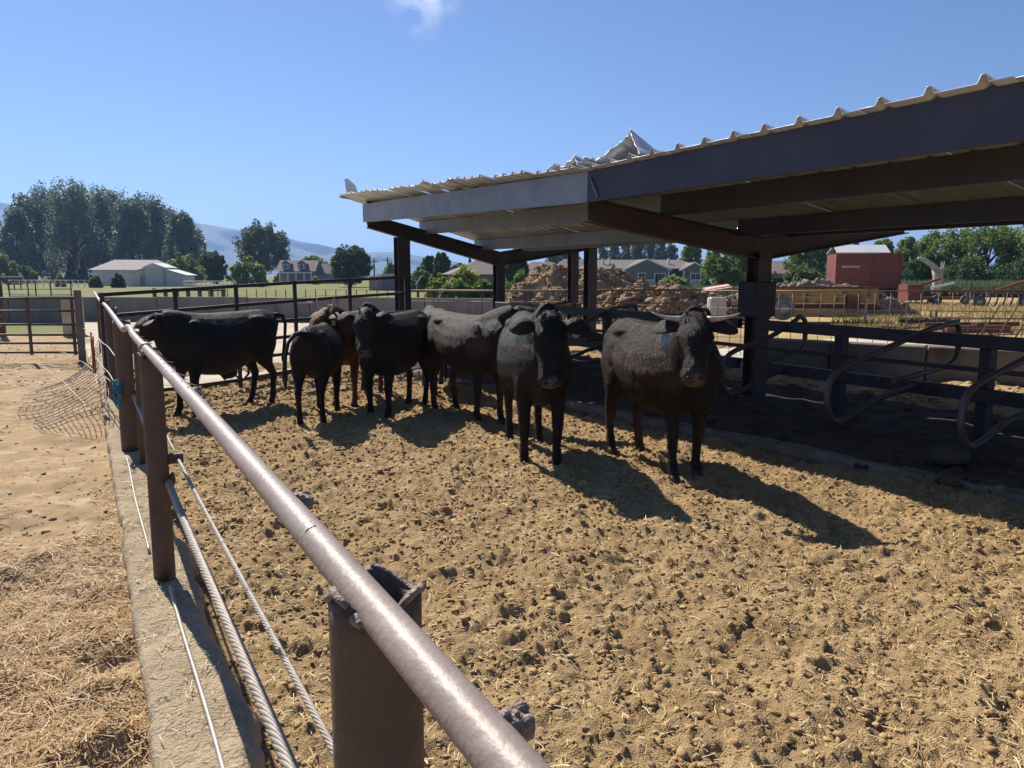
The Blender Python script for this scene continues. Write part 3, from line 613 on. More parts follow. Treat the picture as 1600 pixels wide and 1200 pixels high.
# loose flashing at the far front corner
m = MB(); z = zr(4.75, 15.1)
m.add([(4.48, 15.15, z + .02), (4.94, 15.15, z - .02), (4.83, 15.15, z + .28), (4.68, 15.15, z + .40), (4.62, 15.15, z + .38), (4.66, 15.15, z + .10)], [(0, 1, 2, 3, 4, 5)])
o = m.build('loose_flashing', m_sheet, shed); so = o.modifiers.new('t', 'SOLIDIFY'); so.thickness = .02
for k in range(14):                                            # rows of rib closers seen against the light
    pass
m = MB(); m.tube([(EX - .02, YB - .06, 2.80), (EX - .03, YB - .22, 2.57)], .012, 5); m.build('bent_rod', m_galv, shed)

# ------------------------------------------------------------------ free stalls
SX = 7.885
st = thing('stall_rails', 'heavy dark steel header and lower rails of the stall row under the shed', 'rail', (SX - .2, 8, 0))
def seg(m, y0, y1, x, z0, z1, w, h): m.beam((x, y0, z0), (x, y1, z1), w, h)
for (x, z0, z1, w, h, nm) in ((SX - .16, 1.035, 1.07, .095, .13, 'header'), (SX - .16, .53, .50, .095, .135, 'lower_rail'), (SX - .09, .78, .73, .048, .048, 'middle_rail')):
    for (a, b) in ((-2, YC + .6), (YC + .61, YB - .14), (YB + .14, YA - .2)):
        za = z0 + (z1 - z0) * (a + 2) / 16; zb = z0 + (z1 - z0) * (b + 2) / 16
        m = MB(); seg(m, a, b, x, za, zb, w, h); m.build(nm, m_dark, st, bevel=.008)
for y in (.9, 2.62, 4.37, 6.08, 9.1, 10.8, 12.5):
    m = MB(); m.beam((SX - .045, y, -.1), (SX - .045, y, 1.07), .11, .13, (1, 0, 0)); m.build('stall_post', m_dark, st, bevel=.006)
def loop(y, a, b, k, wob=0.0):
    """bent pipe stall divider, a stretched paperclip on end"""
    raw = [(SX - .15, 0.532), (a + .75, 0.446), (a + .26, 0.275), (a + .10, 0.275), (a + .0, 0.399), (a - .02, 0.560), (a + .04, 0.712), (a + .22, 0.807), (a + .75, 0.940), (SX - .05, 1.130), (b - .12, 1.182), (b - .02, 1.130), (b, 1.016), (b - .01, 0.845), (b - .10, 0.750), (b - .4, 0.693), (SX - .6, 0.617)]
    P = [np.array((x, y + wob * (x - a), z)) for x, z in raw]; pts = []
    for i in range(len(P) - 1):                                # Catmull-Rom through the bends
        p0, p1, p2, p3 = P[max(i-1, 0)], P[i], P[i+1], P[min(i+2, len(P)-1)]
        for t in np.linspace(0, 1, 5)[:-1]: pts.append(.5 * ((2*p1) + (-p0+p2)*t + (2*p0-5*p1+4*p2-p3)*t*t + (-p0+3*p1-3*p2+p3)*t**3))
    pts.append(P[-1]); m = MB(); m.tube(pts, .031, 10)
    m.build('stall_divider', m_loop, None, label=LOOPS[k], category='stall divider', group='bent pipe dividers along the stall rails')
LOOPS = ['bent pipe stall divider just right of the main shed post, hooked under the header', 'bent pipe stall divider between the two upright stall posts, its round end hanging low',
         'bent pipe stall divider beyond the second stall post, dust grey on its round end', 'bent pipe stall divider showing behind the rump of the horned black cow',
         'bent pipe stall divider half hidden behind the front-facing black cow', 'bent pipe stall divider farthest along the row behind the cattle', 'bent pipe stall divider at the open end of the row past the third stall post']
for k, (y, a, b) in enumerate(((6.79, 6.65, 8.03), (4.99, 6.29, 8.36), (3.69, 6.33, 8.36), (8.88, 6.65, 8.36), (10.64, 6.56, 8.36), (12.54, 6.56, 8.36), (2.1, 6.33, 8.36))): loop(y, a, b, k, .01 * (k % 3 - 1))
m = MB(); m.ball((6.3, 3.75, .20), (.17, .14, .09), 9, 6); o = m.build('stone', M('grey_block', (.09, .075, .06), (.05, .042, .034), 5, .9, bump=.8, bscale=15), None, label='rough grey lump of stone lying on the stall floor', category='stone')
for v in o.data.vertices: v.co += Vector(v.co - Vector((6.3, 3.75, .20))) * .35 * mnoise.noise(v.co * 6)
m = MB(); m.beam((7.6, 8.2, .37), (8.45, 14.4, .67), .05, .3); m.build('plank_barrier', M('old_board', (.09, .07, .06), (.05, .04, .035), 3, .9, stretch=(2, .3, 6)), st)
m = MB(); m.beam((9.1, 15.1, .90), (10.2, 15.1, .94), .06, .22); m.build('board', M('pale_board', (.20, .155, .11), (.12, .09, .065), 3, .9), st)

# ------------------------------------------------------------------ low bunk wall and wire fences behind the stalls
bw = thing('feed_bunk', 'low weathered concrete feed bunk wall behind the stall rails', 'wall', (12.1, 8.0, 0))
B0 = np.array((10.75, 10.35, 0)); B1 = np.array((13.3, 5.0, 0)); B2 = np.array((14.6, 2.2, 0))
nb = 5; pts = [B0 + (B1 - B0) * i / 4 for i in range(5)] + [B2]
for i in range(nb):
    a, b = pts[i], pts[i + 1]; d = (b - a) / np.linalg.norm(b - a); m = MB(); m.beam(a + d * .012 + [0, 0, .22], b - d * .012 + [0, 0, .22], .30, .68); o = m.build('bunk_panel', m_concwall, bw, bevel=.02)
m = MB(); p = pts[1] + (pts[2] - pts[1]) * .1; m.box(p + [-.17, -.06, .2], (.03, .22, .55), [(B1 - B0) / np.linalg.norm(B1 - B0), np.cross((0, 0, 1), (B1 - B0) / np.linalg.norm(B1 - B0)), (0, 0, 1)]); 
m.build('stain_plate', M('rust_plate', (.20, .13, .10), (.15, .10, .08), 6, .85), bw)
def wire_fence(name, label, pts, ztop, levels, spacing, rv, rh, mat, jit=.02):
    t = thing(name, label, 'fence', pts[0]); g = random.Random(len(label))
    pts = [np.array(p, float) for p in pts]
    for lv in levels:
        m = MB(); m.tube([p + [0, 0, zt * lv] for p, zt in zip(pts, ztop)], rh * (1.6 if lv == 1 else 1), 6); m.build('line_wire', mat, t)
    for (a, b, za, zb) in zip(pts[:-1], pts[1:], ztop[:-1], ztop[1:]):
        L_ = np.linalg.norm(b - a); n = max(1, int(L_ / spacing))
        for k in range(n):
            u = (k + .5) / n; p = a + (b - a) * u; z = za + (zb - za) * u; s_ = jit * (g.random() - .5) * 2
            m = MB(); m.tube([p + [0, 0, 0], p + (b - a) / L_ * s_ + [0, 0, z]], rv, 5); m.build('stay_wire', mat, t)
    return t
p1 = G(1095, 16.5); p2 = G(1330, 14.8); p3 = G(1640, 13.0); p4 = G(1900, 12)
wire_fence('mesh_fence', 'rusty welded wire mesh fence standing behind the low feed bunk', [p1, p2, p3, p4], [1.37, 1.40, 1.46, 1.46], [.30, .53, .74, 1], .245, .007, .0075, m_wire, .05)
wire_fence('pipe_rail_fence', 'two-rail rusty pipe fence on thin posts in front of the manure mound', [G(640, 20.5), G(790, 20), G(915, 19), G(1092, 17.5)], [1.30, 1.30, 1.33, 1.37], [.78, 1], 1.02, .017, .017, m_wire)

# ------------------------------------------------------------------ cattle
def unit(v): v = np.array(v, float); return v / np.linalg.norm(v)
def sring(c, u, v, a, b, n=18, ex=2.2, top=1.0, bot=1.0):
    """ring round c: u is the up axis (half size a), v the side axis (half size b); top/bot narrow the upper/lower half"""
    out = []
    for k in range(n):
        t = 2 * math.pi * k / n; cu, cv = math.cos(t), math.sin(t)
        pu = math.copysign(abs(cu) ** (2 / ex), cu); pv = math.copysign(abs(cv) ** (2 / ex), cv)
        wdt = 1 + (top - 1) * max(0, pu) ** 2 + (bot - 1) * max(0, -pu) ** 2
        out.append(np.array(c) + np.array(u) * a * pu + np.array(v) * b * pv * wdt)
    return out
def cow(name, label, loc, heading, scale=1.0, hide=None, poll=(.98, 0, 1.36), face=(.62, 0, -.78), legs=(0, 0, 0, 0), legs_y=(0, 0, 0, 0), tail='down', horns=None, tag=None, tag_side=1,
        fat=1.0, bony=0.0, voxel=.0135, seed=0, roll=0.0, ear_drop=0.0, belly=0.0, sheath=False, ear_up=0.05, hair=9000):
    hide = hide or f_black
    root = thing(name, label, name, loc, 'cattle standing in the pen'); ca, sa = heading[0] / math.hypot(*heading), heading[1] / math.hypot(*heading)
    Rz = np.array([[ca, -sa, 0], [sa, ca, 0], [0, 0, 1]])
    Tl = lambda P: (np.asarray(P, float) * scale) @ Rz.T
    X, Y, Z = np.array([1., 0, 0]), np.array([0., 1, 0]), np.array([0., 0, 1])
    m = MB()
    T_ = [(-.80, 1.10, .07, .07), (-.775, 1.06, .16, .13), (-.70, 1.00, .255, .195), (-.58, .975, .30, .225), (-.42, .945, .325, .235), (-.20, .905, .355, .275), (.02, .885, .37, .295), (.22, .885, .37, .28), (.40, .90, .365, .245), (.54, .925, .33, .21), (.66, .95, .27, .165), (.76, .955, .19, .115), (.81, .96, .09, .06)]
    m.rings([sring((x, 0, zc - belly * max(0, 1 - abs(x + .05) / .5) * .5), Z, Y, hh + belly * max(0, 1 - abs(x + .05) / .5) * .5, hw * (1 + (fat - 1) * max(0, 1 - abs(x + .02) / .7)), 20, 2.15, .60, .80) for x, zc, hh, hw in T_])
    # hip bones, tail head, shoulder blades, brisket
    for s_ in (-1, 1):
        m.ball((-.45, s_ * .115, 1.16), (.15, .08, .05), 10, 7); m.ball((-.74, s_ * .085, 1.08), (.07, .06, .06), 9, 6)
        m.ball((.42, s_ * .15, .93), (.17, .07, .26), 10, 8); m.ball((-.52, s_ * .155, .88), (.20, .105, .24), 10, 8)
    m.ball((.68, 0, .74), (.13, .10, .15), 10, 7); m.ball((.42, 0, 1.22), (.20, .055, .055), 10, 6)
    if sheath: m.ball((-.10, 0, .50 - belly * .5), (.13, .05, .07), 9, 6); m.tube([(-.05, 0, .50), (-.03, 0, .43), (-.03, 0, .37)], [.03, .018, .006], 7)
    # neck
    hd = unit(face); pl = np.array(poll, float); base = np.array((.44, 0, 1.0))
    sd = unit(np.cross(Z, hd)) if abs(hd[2]) < .97 else Y
    up = np.cross(hd, sd)
    if roll: sd, up = sd * math.cos(roll) + up * math.sin(roll), up * math.cos(roll) - sd * math.sin(roll)
    nk = pl - up * .03 - hd * .02; rs = []
    for i in range(7):
        t = i / 6; c = base * (1 - t) ** 2 + 2 * t * (1 - t) * (base * .45 + nk * .55 + np.array((.0, 0, .05))) + nk * t * t
        d = unit((1 - t) * unit(nk - base) + t * unit(unit(nk - base) + hd * .4)); s_ = unit(np.cross(Z, d)); u = np.cross(d, s_)
        rs.append(sring(c - Z * .05 * (1 - t), u, s_, .31 * (1 - t) + .15 * t, .20 * (1 - t) + .105 * t, 16, 2.15, .72, .85))
    m.rings(rs)
    # head
    H_ = [(-.035, .02, .055, .05), (-.015, .005, .085, .082), (.04, -.01, .105, .098), (.11, -.015, .118, .108), (.17, -.018, .116, .104), (.24, -.028, .100, .082), (.31, -.034, .085, .070), (.37, -.036, .078, .072), (.42, -.038, .072, .076), (.455, -.042, .058, .066), (.47, -.045, .034, .045)]
    m.rings([sring(pl + hd * t * 1.06 + up * o, up, sd, a * 1.16, b * 1.26, 16, 2.5, .90, .78) for t, o, a, b in H_])
    for s_ in (-1, 1):
        m.ball(pl + hd * .143 + sd * s_ * .110 + up * .05, (.04, .024, .028), 8, 6, [hd, sd, up]); m.ball(pl + hd * .15 + sd * s_ * .07 - up * .065, (.085, .03, .055), 8, 6, [hd, sd, up])
    m.ball(pl + up * .05 - hd * .02, (.06, .075, .045), 9, 6, [hd, sd, up]); m.ball(pl + hd * .425 - up * .095, (.05, .05, .03), 8, 6, [hd, sd, up])
    # legs
    hoofs = []
    for i, (fx, s_) in enumerate(((1, 1), (1, -1), (-1, 1), (-1, -1))):
        dx = legs[i]; dy = legs_y[i]
        if fx > 0: path = [((.45, .135, .93), (.13, .075)), ((.44, .14, .74), (.115, .085)), ((.43 + dx * .2, .14, .60), (.082, .068)), ((.45 + dx * .45, .138, .47), (.056, .052)), ((.455 + dx * .65, .137, .39), (.052, .05)), ((.45 + dx * .72, .135, .33), (.044, .042)), ((.445 + dx * .88, .133, .20), (.036, .034)), ((.445 + dx * .96, .132, .125), (.043, .040)), ((.465 + dx, .132, .07), (.040, .040)), ((.475 + dx, .132, .02), (.048, .046))]
        else: path = [((-.52, .125, .98), (.20, .10)), ((-.50, .15, .82), (.19, .105)), ((-.49 + dx * .1, .155, .68), (.15, .09)), ((-.53 + dx * .3, .15, .575), (.098, .066)), ((-.60 + dx * .5, .142, .49), (.065, .048)), ((-.635 + dx * .6, .138, .43), (.052, .043)), ((-.625 + dx * .7, .136, .33), (.041, .037)), ((-.605 + dx * .85, .134, .20), (.038, .034)), ((-.595 + dx * .95, .133, .125), (.044, .040)), ((-.57 + dx, .133, .07), (.040, .040)), ((-.56 + dx, .133, .02), (.049, .046))]
        rs = []; n_ = len(path)
        for j, ((x, y, z), (a, b)) in enumerate(path):
            yy = s_ * y + dy * (1 - z) if z < .9 else s_ * y; rs.append(sring((x, yy, z), X, Y, a, b, 14, 2.1))
        m.rings(rs); x, y, z = path[-1][0]; hoofs.append((x, s_ * y + dy * .97))
    tmp = bpy.data.objects.new('tmp', m.mesh('tmp')); COL.objects.link(tmp)
    r_ = tmp.modifiers.new('r', 'REMESH'); r_.mode = 'VOXEL'; r_.voxel_size = voxel; sm = tmp.modifiers.new('s', 'SMOOTH'); sm.factor = .5; sm.iterations = 9
    dg = bpy.context.evaluated_depsgraph_get(); me = bpy.data.meshes.new_from_object(tmp.evaluated_get(dg)); bpy.data.objects.remove(tmp)
    V = np.empty(len(me.vertices) * 3, np.float32); me.vertices.foreach_get('co', V); V = V.reshape(-1, 3).astype(float)
    if bony:                                                   # hollows of the flank and a hint of ribs
        x, y, z = V.T; side = np.sign(y) * np.clip(np.abs(y) / .2, 0, 1)
        hol = np.exp(-((x + .27) / .15) ** 2 - ((z - 1.05) / .13) ** 2) * .026 + np.exp(-((x + .62) / .10) ** 2 - ((z - 1.02) / .11) ** 2) * .012
        rib = .004 * np.sin((x + .12 * z) * 62) * np.exp(-((x - .05) / .24) ** 2 - ((z - .95) / .2) ** 2)
        V[:, 1] -= side * (hol * bony + rib * bony)
    nn = np.array([mnoise.noise(Vector(p * 5.0 + seed)) for p in V]); V *= 1 + (nn * .010)[:, None] * np.array([.3, 1, .15])
    # ears and tail are grown onto the same mesh
    e = MB()
    for s_ in (-1, 1):
        b0 = pl + hd * .04 + sd * s_ * .10 + up * .01; ed = unit(sd * s_ * 1.0 + up * (ear_up - ear_drop) - hd * .02 + Z * -.12); w_ = unit(np.cross(ed, up - hd * .15)); th = np.cross(ed, w_)
        ER = [(-.03, .03, .024), (.02, .042, .022), (.06, .066, .016), (.10, .077, .013), (.14, .073, .011), (.18, .05, .009), (.21, .018, .006)]
        e.rings([sring(b0 + ed * t - th * (.03 * math.sin(min(1, t / .2) * math.pi)), w_, th, a, c, 10, 2.0) for t, a, c in ER])
    tb = np.array((-.79, 0, 1.17))
    if tail == 'down': tp = [tb, (-.845, 0, 1.12), (-.865, .01, 1.0), (-.86, .015, .8), (-.855, .02, .62), (-.86, .02, .5), (-.865, .02, .36), (-.86, .02, .27)]
    elif tail == 'left': tp = [tb, (-.86, .03, 1.20), (-.95, .09, 1.19), (-1.03, .14, 1.10), (-1.06, .17, .96), (-1.05, .19, .82), (-1.03, .2, .68), (-1.02, .2, .52)]
    else: tp = [tb, (-.86, 0, 1.19), (-.945, -.0, 1.17), (-.985, 0, 1.06), (-.97, .0, .90), (-.95, 0, .72), (-.94, 0, .6), (-.94, 0, .48)]
    e.tube(tp, [.05, .036, .028, .022, .02, .026, .036, .008], 9)
    # shaggy forelock
    g = random.Random(seed)
    for k in range(46):
        q = pl + up * (.06 + .03 * g.random()) + sd * (.16 * (g.random() - .5)) + hd * (.09 * g.random() - .05); d_ = unit(hd * (.4 + g.random()) + up * (.5 * g.random() + .1) + sd * (g.random() - .5) * 1.4); e.tube([q - d_ * .01, q + d_ * .02 + up * .004, q + d_ * .045 - up * .004], [.007, .005, .001], 4, False)
    em = e.mesh('e'); EV = np.array([v.co[:] for v in em.vertices]); fs = [tuple(p.vertices) for p in me.polygons] + [tuple(i + len(V) for i in p.vertices) for p in em.polygons]
    V = Tl(np.vstack([V, EV])); em_polys = em.polygons; em_polys = list(range(len(em_polys))); b = bpy.data.meshes.new('body'); b.from_pydata([tuple(p) for p in V], [], fs); b.polygons.foreach_set('use_smooth', [True] * len(fs)); b.update(); b.materials.append(hide)
    bpy.data.meshes.remove(me); bpy.data.meshes.remove(em)
    def child(nm, mb, mat, par=None):
        mm = mb.mesh(nm); mm.materials.append(mat)
        W_ = Tl([v.co[:] for v in mm.vertices])
        for v, p in zip(mm.vertices, W_): v.co = p
        mm.update(); o = bpy.data.objects.new(nm, mm); COL.objects.link(o); o.parent = par or root; return o
    body = bpy.data.objects.new('body', b); COL.objects.link(body); body.parent = root
    if hair:                                                   # the coat: short lying hairs
        g_ = np.random.default_rng(seed + 70); nb = len(fs) - len(em_polys); a_ = np.array([f[:4] for f in fs[:nb]]); pick = a_[g_.integers(0, nb, hair)]
        P0, P1, P2 = V[pick[:, 0]], V[pick[:, 1]], V[pick[:, 2]]; nr = np.cross(P1 - P0, P2 - P0); nr /= np.linalg.norm(nr, axis=1)[:, None] + 1e-9
        c_ = (P0 + P2) / 2 + (g_.random((hair, 3)) - .5) * voxel; fl = Tl([(-.55, 0, -.85)])[0] / scale + .16 * g_.standard_normal((hair, 3)); fl -= nr * np.sum(fl * nr, 1)[:, None]; fl /= np.linalg.norm(fl, axis=1)[:, None] + 1e-9
        ln = (.022 + .042 * g_.random(hair) ** 2)[:, None]; sd_ = np.cross(nr, fl) * (.0013 + .0012 * g_.random(hair))[:, None]
        A_ = c_ - nr * .002; B_ = c_ + fl * ln * .5 + nr * ln * .09; D_ = c_ + fl * ln + nr * ln * .05
        HV = np.stack([A_ - sd_, A_ + sd_, B_ - sd_, B_ + sd_, D_], 1).reshape(-1, 3); o5 = (np.arange(hair) * 5)[:, None]
        HF = np.concatenate([o5 + [0, 1, 3], o5 + [0, 3, 2], o5 + [2, 3, 4]]); hm = np_mesh('hair', HV, HF, True); hm.materials.append(hide); ho = bpy.data.objects.new('hair', hm); COL.objects.link(ho); ho.parent = root; ho['kind'] = 'stuff'
    for x, y in hoofs:
        k = MB()
        for s_ in (-1, 1): k.rings([sring((x - .002, y + s_ * .019, .060), X, Y, .036, .020, 10), sring((x + .006, y + s_ * .021, .03), X, Y, .046, .023, 10), sring((x + .010, y + s_ * .022, -.02), X, Y, .052, .024, 10)])
        child('hoof', k, m_hoof)
    for s_ in (-1, 1):
        child('eye', MB().ball(pl + hd * .143 + sd * s_ * .120 + up * .036, .0185, 10, 8), m_eye)
    k = MB(); k.rings([sring(pl + hd * t + up * o, up, sd, a, c, 16, 2.35, .88, .8) for t, o, a, c in ((.43, -.036, .0835, .090), (.475, -.040, .073, .083), (.498, -.044, .05, .062), (.510, -.046, .02, .025))], smooth=True); nose = child('nose', k, m_nose)
    for s_ in (-1, 1): child('nostril', MB().ball(pl + hd * .488 + sd * s_ * .045 + up * .014, (.012, .017, .012), 8, 6, [hd, sd, up]), m_nostril, nose)
    if horns:
        for s_ in (-1, 1):
            q = pl + sd * s_ * .085 + up * .035 - hd * .02; pts = []
            for t in np.linspace(0, 1, 9): pts.append(q + sd * s_ * horns[0] * t ** .9 + Z * horns[1] * t ** 2 + up * horns[2] * math.sin(t * 2))
            child('horn', MB().tube(pts, [.027 * (1 - .86 * t) for t in np.linspace(0, 1, 9)], 10), m_horn)
    if tag:
        s_ = tag_side; q = pl + hd * .03 + sd * s_ * .085 + up * .01 + unit(sd * s_ + up * (ear_up - ear_drop) - Z * .12) * .125
        n_ = unit(hd * .5 + np.array([0, 0, 0]) + up * .55 + sd * s_ * .1); tx = unit(np.cross(Z, n_)); ty = np.cross(n_, tx)
        k = MB(); o_ = q + n_ * .026 - ty * .02
        prof = [(-.012, .02), (.012, .02), (.018, -.01), (.034, -.035), (.034, -.085), (-.034, -.085), (-.034, -.035), (-.018, -.01)]
        A_ = [o_ + tx * px + ty * py + n_ * .002 for px, py in prof]; B_ = [o_ + tx * px + ty * py - n_ * .002 for px, py in prof]
        k.add(A_ + B_, [tuple(range(8)), tuple(range(15, 7, -1))] + [(i, i + 8, (i + 1) % 8 + 8, (i + 1) % 8) for i in range(8)]); child('ear_tag', k, tag)
    return root

cow('cow', 'thin brownish black cow with pale horns and a blue ear tag facing the camera', (4.42, 5.30, -.012), (-.16, -1), 1.03, f_rusty, poll=(.84, -.20, 1.30), face=(.46, -.28, -.62), legs=(-.04, .03, .04, -.02), horns=(.235, .05, .0), tag=m_tag_b, tag_side=-1, bony=1.0, voxel=.0115, seed=1, belly=.03, ear_drop=.06, fat=1.06, hair=30000)
cow('cow', 'hornless black cow with a blue tag in one ear, front legs planted side by side', (3.62, 6.14, -.012), (-.40, -1), 1.07, f_black, poll=(.80, .0, 1.245), face=(.40, -.03, -.90), legs=(.0, -.05, .08, -.04), tag=m_tag_b, tag_side=-1, voxel=.0115, seed=2, fat=1.08, hair=26000)
cow('bull', 'big black bull standing side on by the pipe fence with its tail arched', (1.44, 10.15, -.012), (-.9, -.40), 1.0, f_black, poll=(.76, -.06, 1.17), face=(.62, -.52, -.50), legs=(.0, .06, -.05, .09), tail='arch', fat=1.12, belly=.05, sheath=True, seed=3)
cow('calf', 'smaller black calf seen from behind beside the red horned cow', (2.42, 9.16, -.012), (.46, .90), .90, f_black, poll=(.84, -.14, 1.02), face=(.75, -.3, -.55), legs=(.05, -.05, -.06, .06), tail='left', seed=4, fat=1.1)
cow('cow', 'red-brown cow with an upturned horn and yellow ear tag behind the calf', (3.22, 10.25, -.012), (-.62, -.78), .98, f_red, poll=(.84, -.06, 1.24), face=(.60, -.35, -.62), horns=(.10, .17, .02), tag=m_tag_y, tag_side=1, seed=5)
cow('cow', 'stocky black cow angled toward the camera just right of the red cow', (3.30, 8.93, -.012), (-.66, -.60), 1.0, f_black, poll=(.80, .05, 1.27), face=(.46, .24, -.80), legs=(.02, -.03, .05, -.02), fat=1.14, belly=.03, seed=6)
cow('cow', 'black cow turning its raised head away, a yellow tag in its ear', (3.98, 8.28, -.012), (.10, -1), 1.0, f_rusty, poll=(.74, .22, 1.27), face=(.28, .85, -.22), legs=(.04, -.05, .05, -.04), tag=m_tag_y, tag_side=1, seed=7, bony=.5, roll=.1, fat=1.08)
cow('cow', 'dark cow mostly hidden behind the cow with the turned head', (4.55, 10.55, -.012), (.25, 1), .98, f_rusty, poll=(.84, .0, 1.12), face=(.8, .1, -.5), seed=8)

# ------------------------------------------------------------------ manure mound
MH = smooth_noise((160, 160), 9, 71) * .18 + smooth_noise((160, 160), 3.2, 72) * .10 + smooth_noise((160, 160), 1.2, 74) * .035
def mound(name, label, px, d, wid, dep, ht, mat, n_clod, seed, cs=.16):
    c = G(px, d); n = 90; V = []; g = np.random.default_rng(seed); H_ = {}
    us = np.linspace(-1, 1, n)
    for i, u in enumerate(us):
        for j, v in enumerate(us):
            r = math.hypot(u, v); e = max(0, 1 - r ** 2.0) ** .8; h = ht * e * (1 + .5 * MH[(i + seed * 7) % 160, (j + seed * 13) % 160]) + MH[(i * 2 + seed) % 160, (j * 2) % 160] * .35 * min(1, e * 3) - .12
            V.append(c + RIGHT * u * wid / 2 + AWAY * v * dep / 2 + [0, 0, h])
    V = np.array(V); F = [(i*n+j, (i+1)*n+j, (i+1)*n+j+1, i*n+j+1) for i in range(n-1) for j in range(n-1)]
    t = thing(name, label, 'mound', c); link('heap', np_mesh('heap', V, F), mat, t)
    W_ = V.reshape(n, n, 3)[6:-6, 6:-6].reshape(-1, 3); P = W_[g.integers(0, len(W_), n_clod)]; P = P[P[:, 2] > -.05]; clods('lumps', P + [0, 0, .01], cs * (.22 + g.random(len(P)) ** 3), mat, t, .6, seed, kind='stuff')
m_mound = M('mound_soil', (.36, .255, .15), (.20, .135, .08), .9, .95, bump=.7, bscale=14, spec=.08, c3=(.12, .08, .05), s3=2.4, k3=.6, island=.4)
mound('manure_mound', 'tall heap of dry brown manure behind the shed posts', 905, 33, 8.6, 7, 1.95, m_mound, 4200, 1, .10)
mound('manure_mound', 'long rough heap of lumpy manure beside the tall one', 1030, 29, 7.4, 5, 1.25, m_mound, 4200, 2, .15)
mound('earth_bank', 'flat-topped earth bank piled behind the yellow machine', 1270, 34, 9.5, 4, 1.35, M('bank_soil', (.30, .225, .15), (.19, .14, .09), 1, .95, bump=.6, bscale=12), 900, 3)

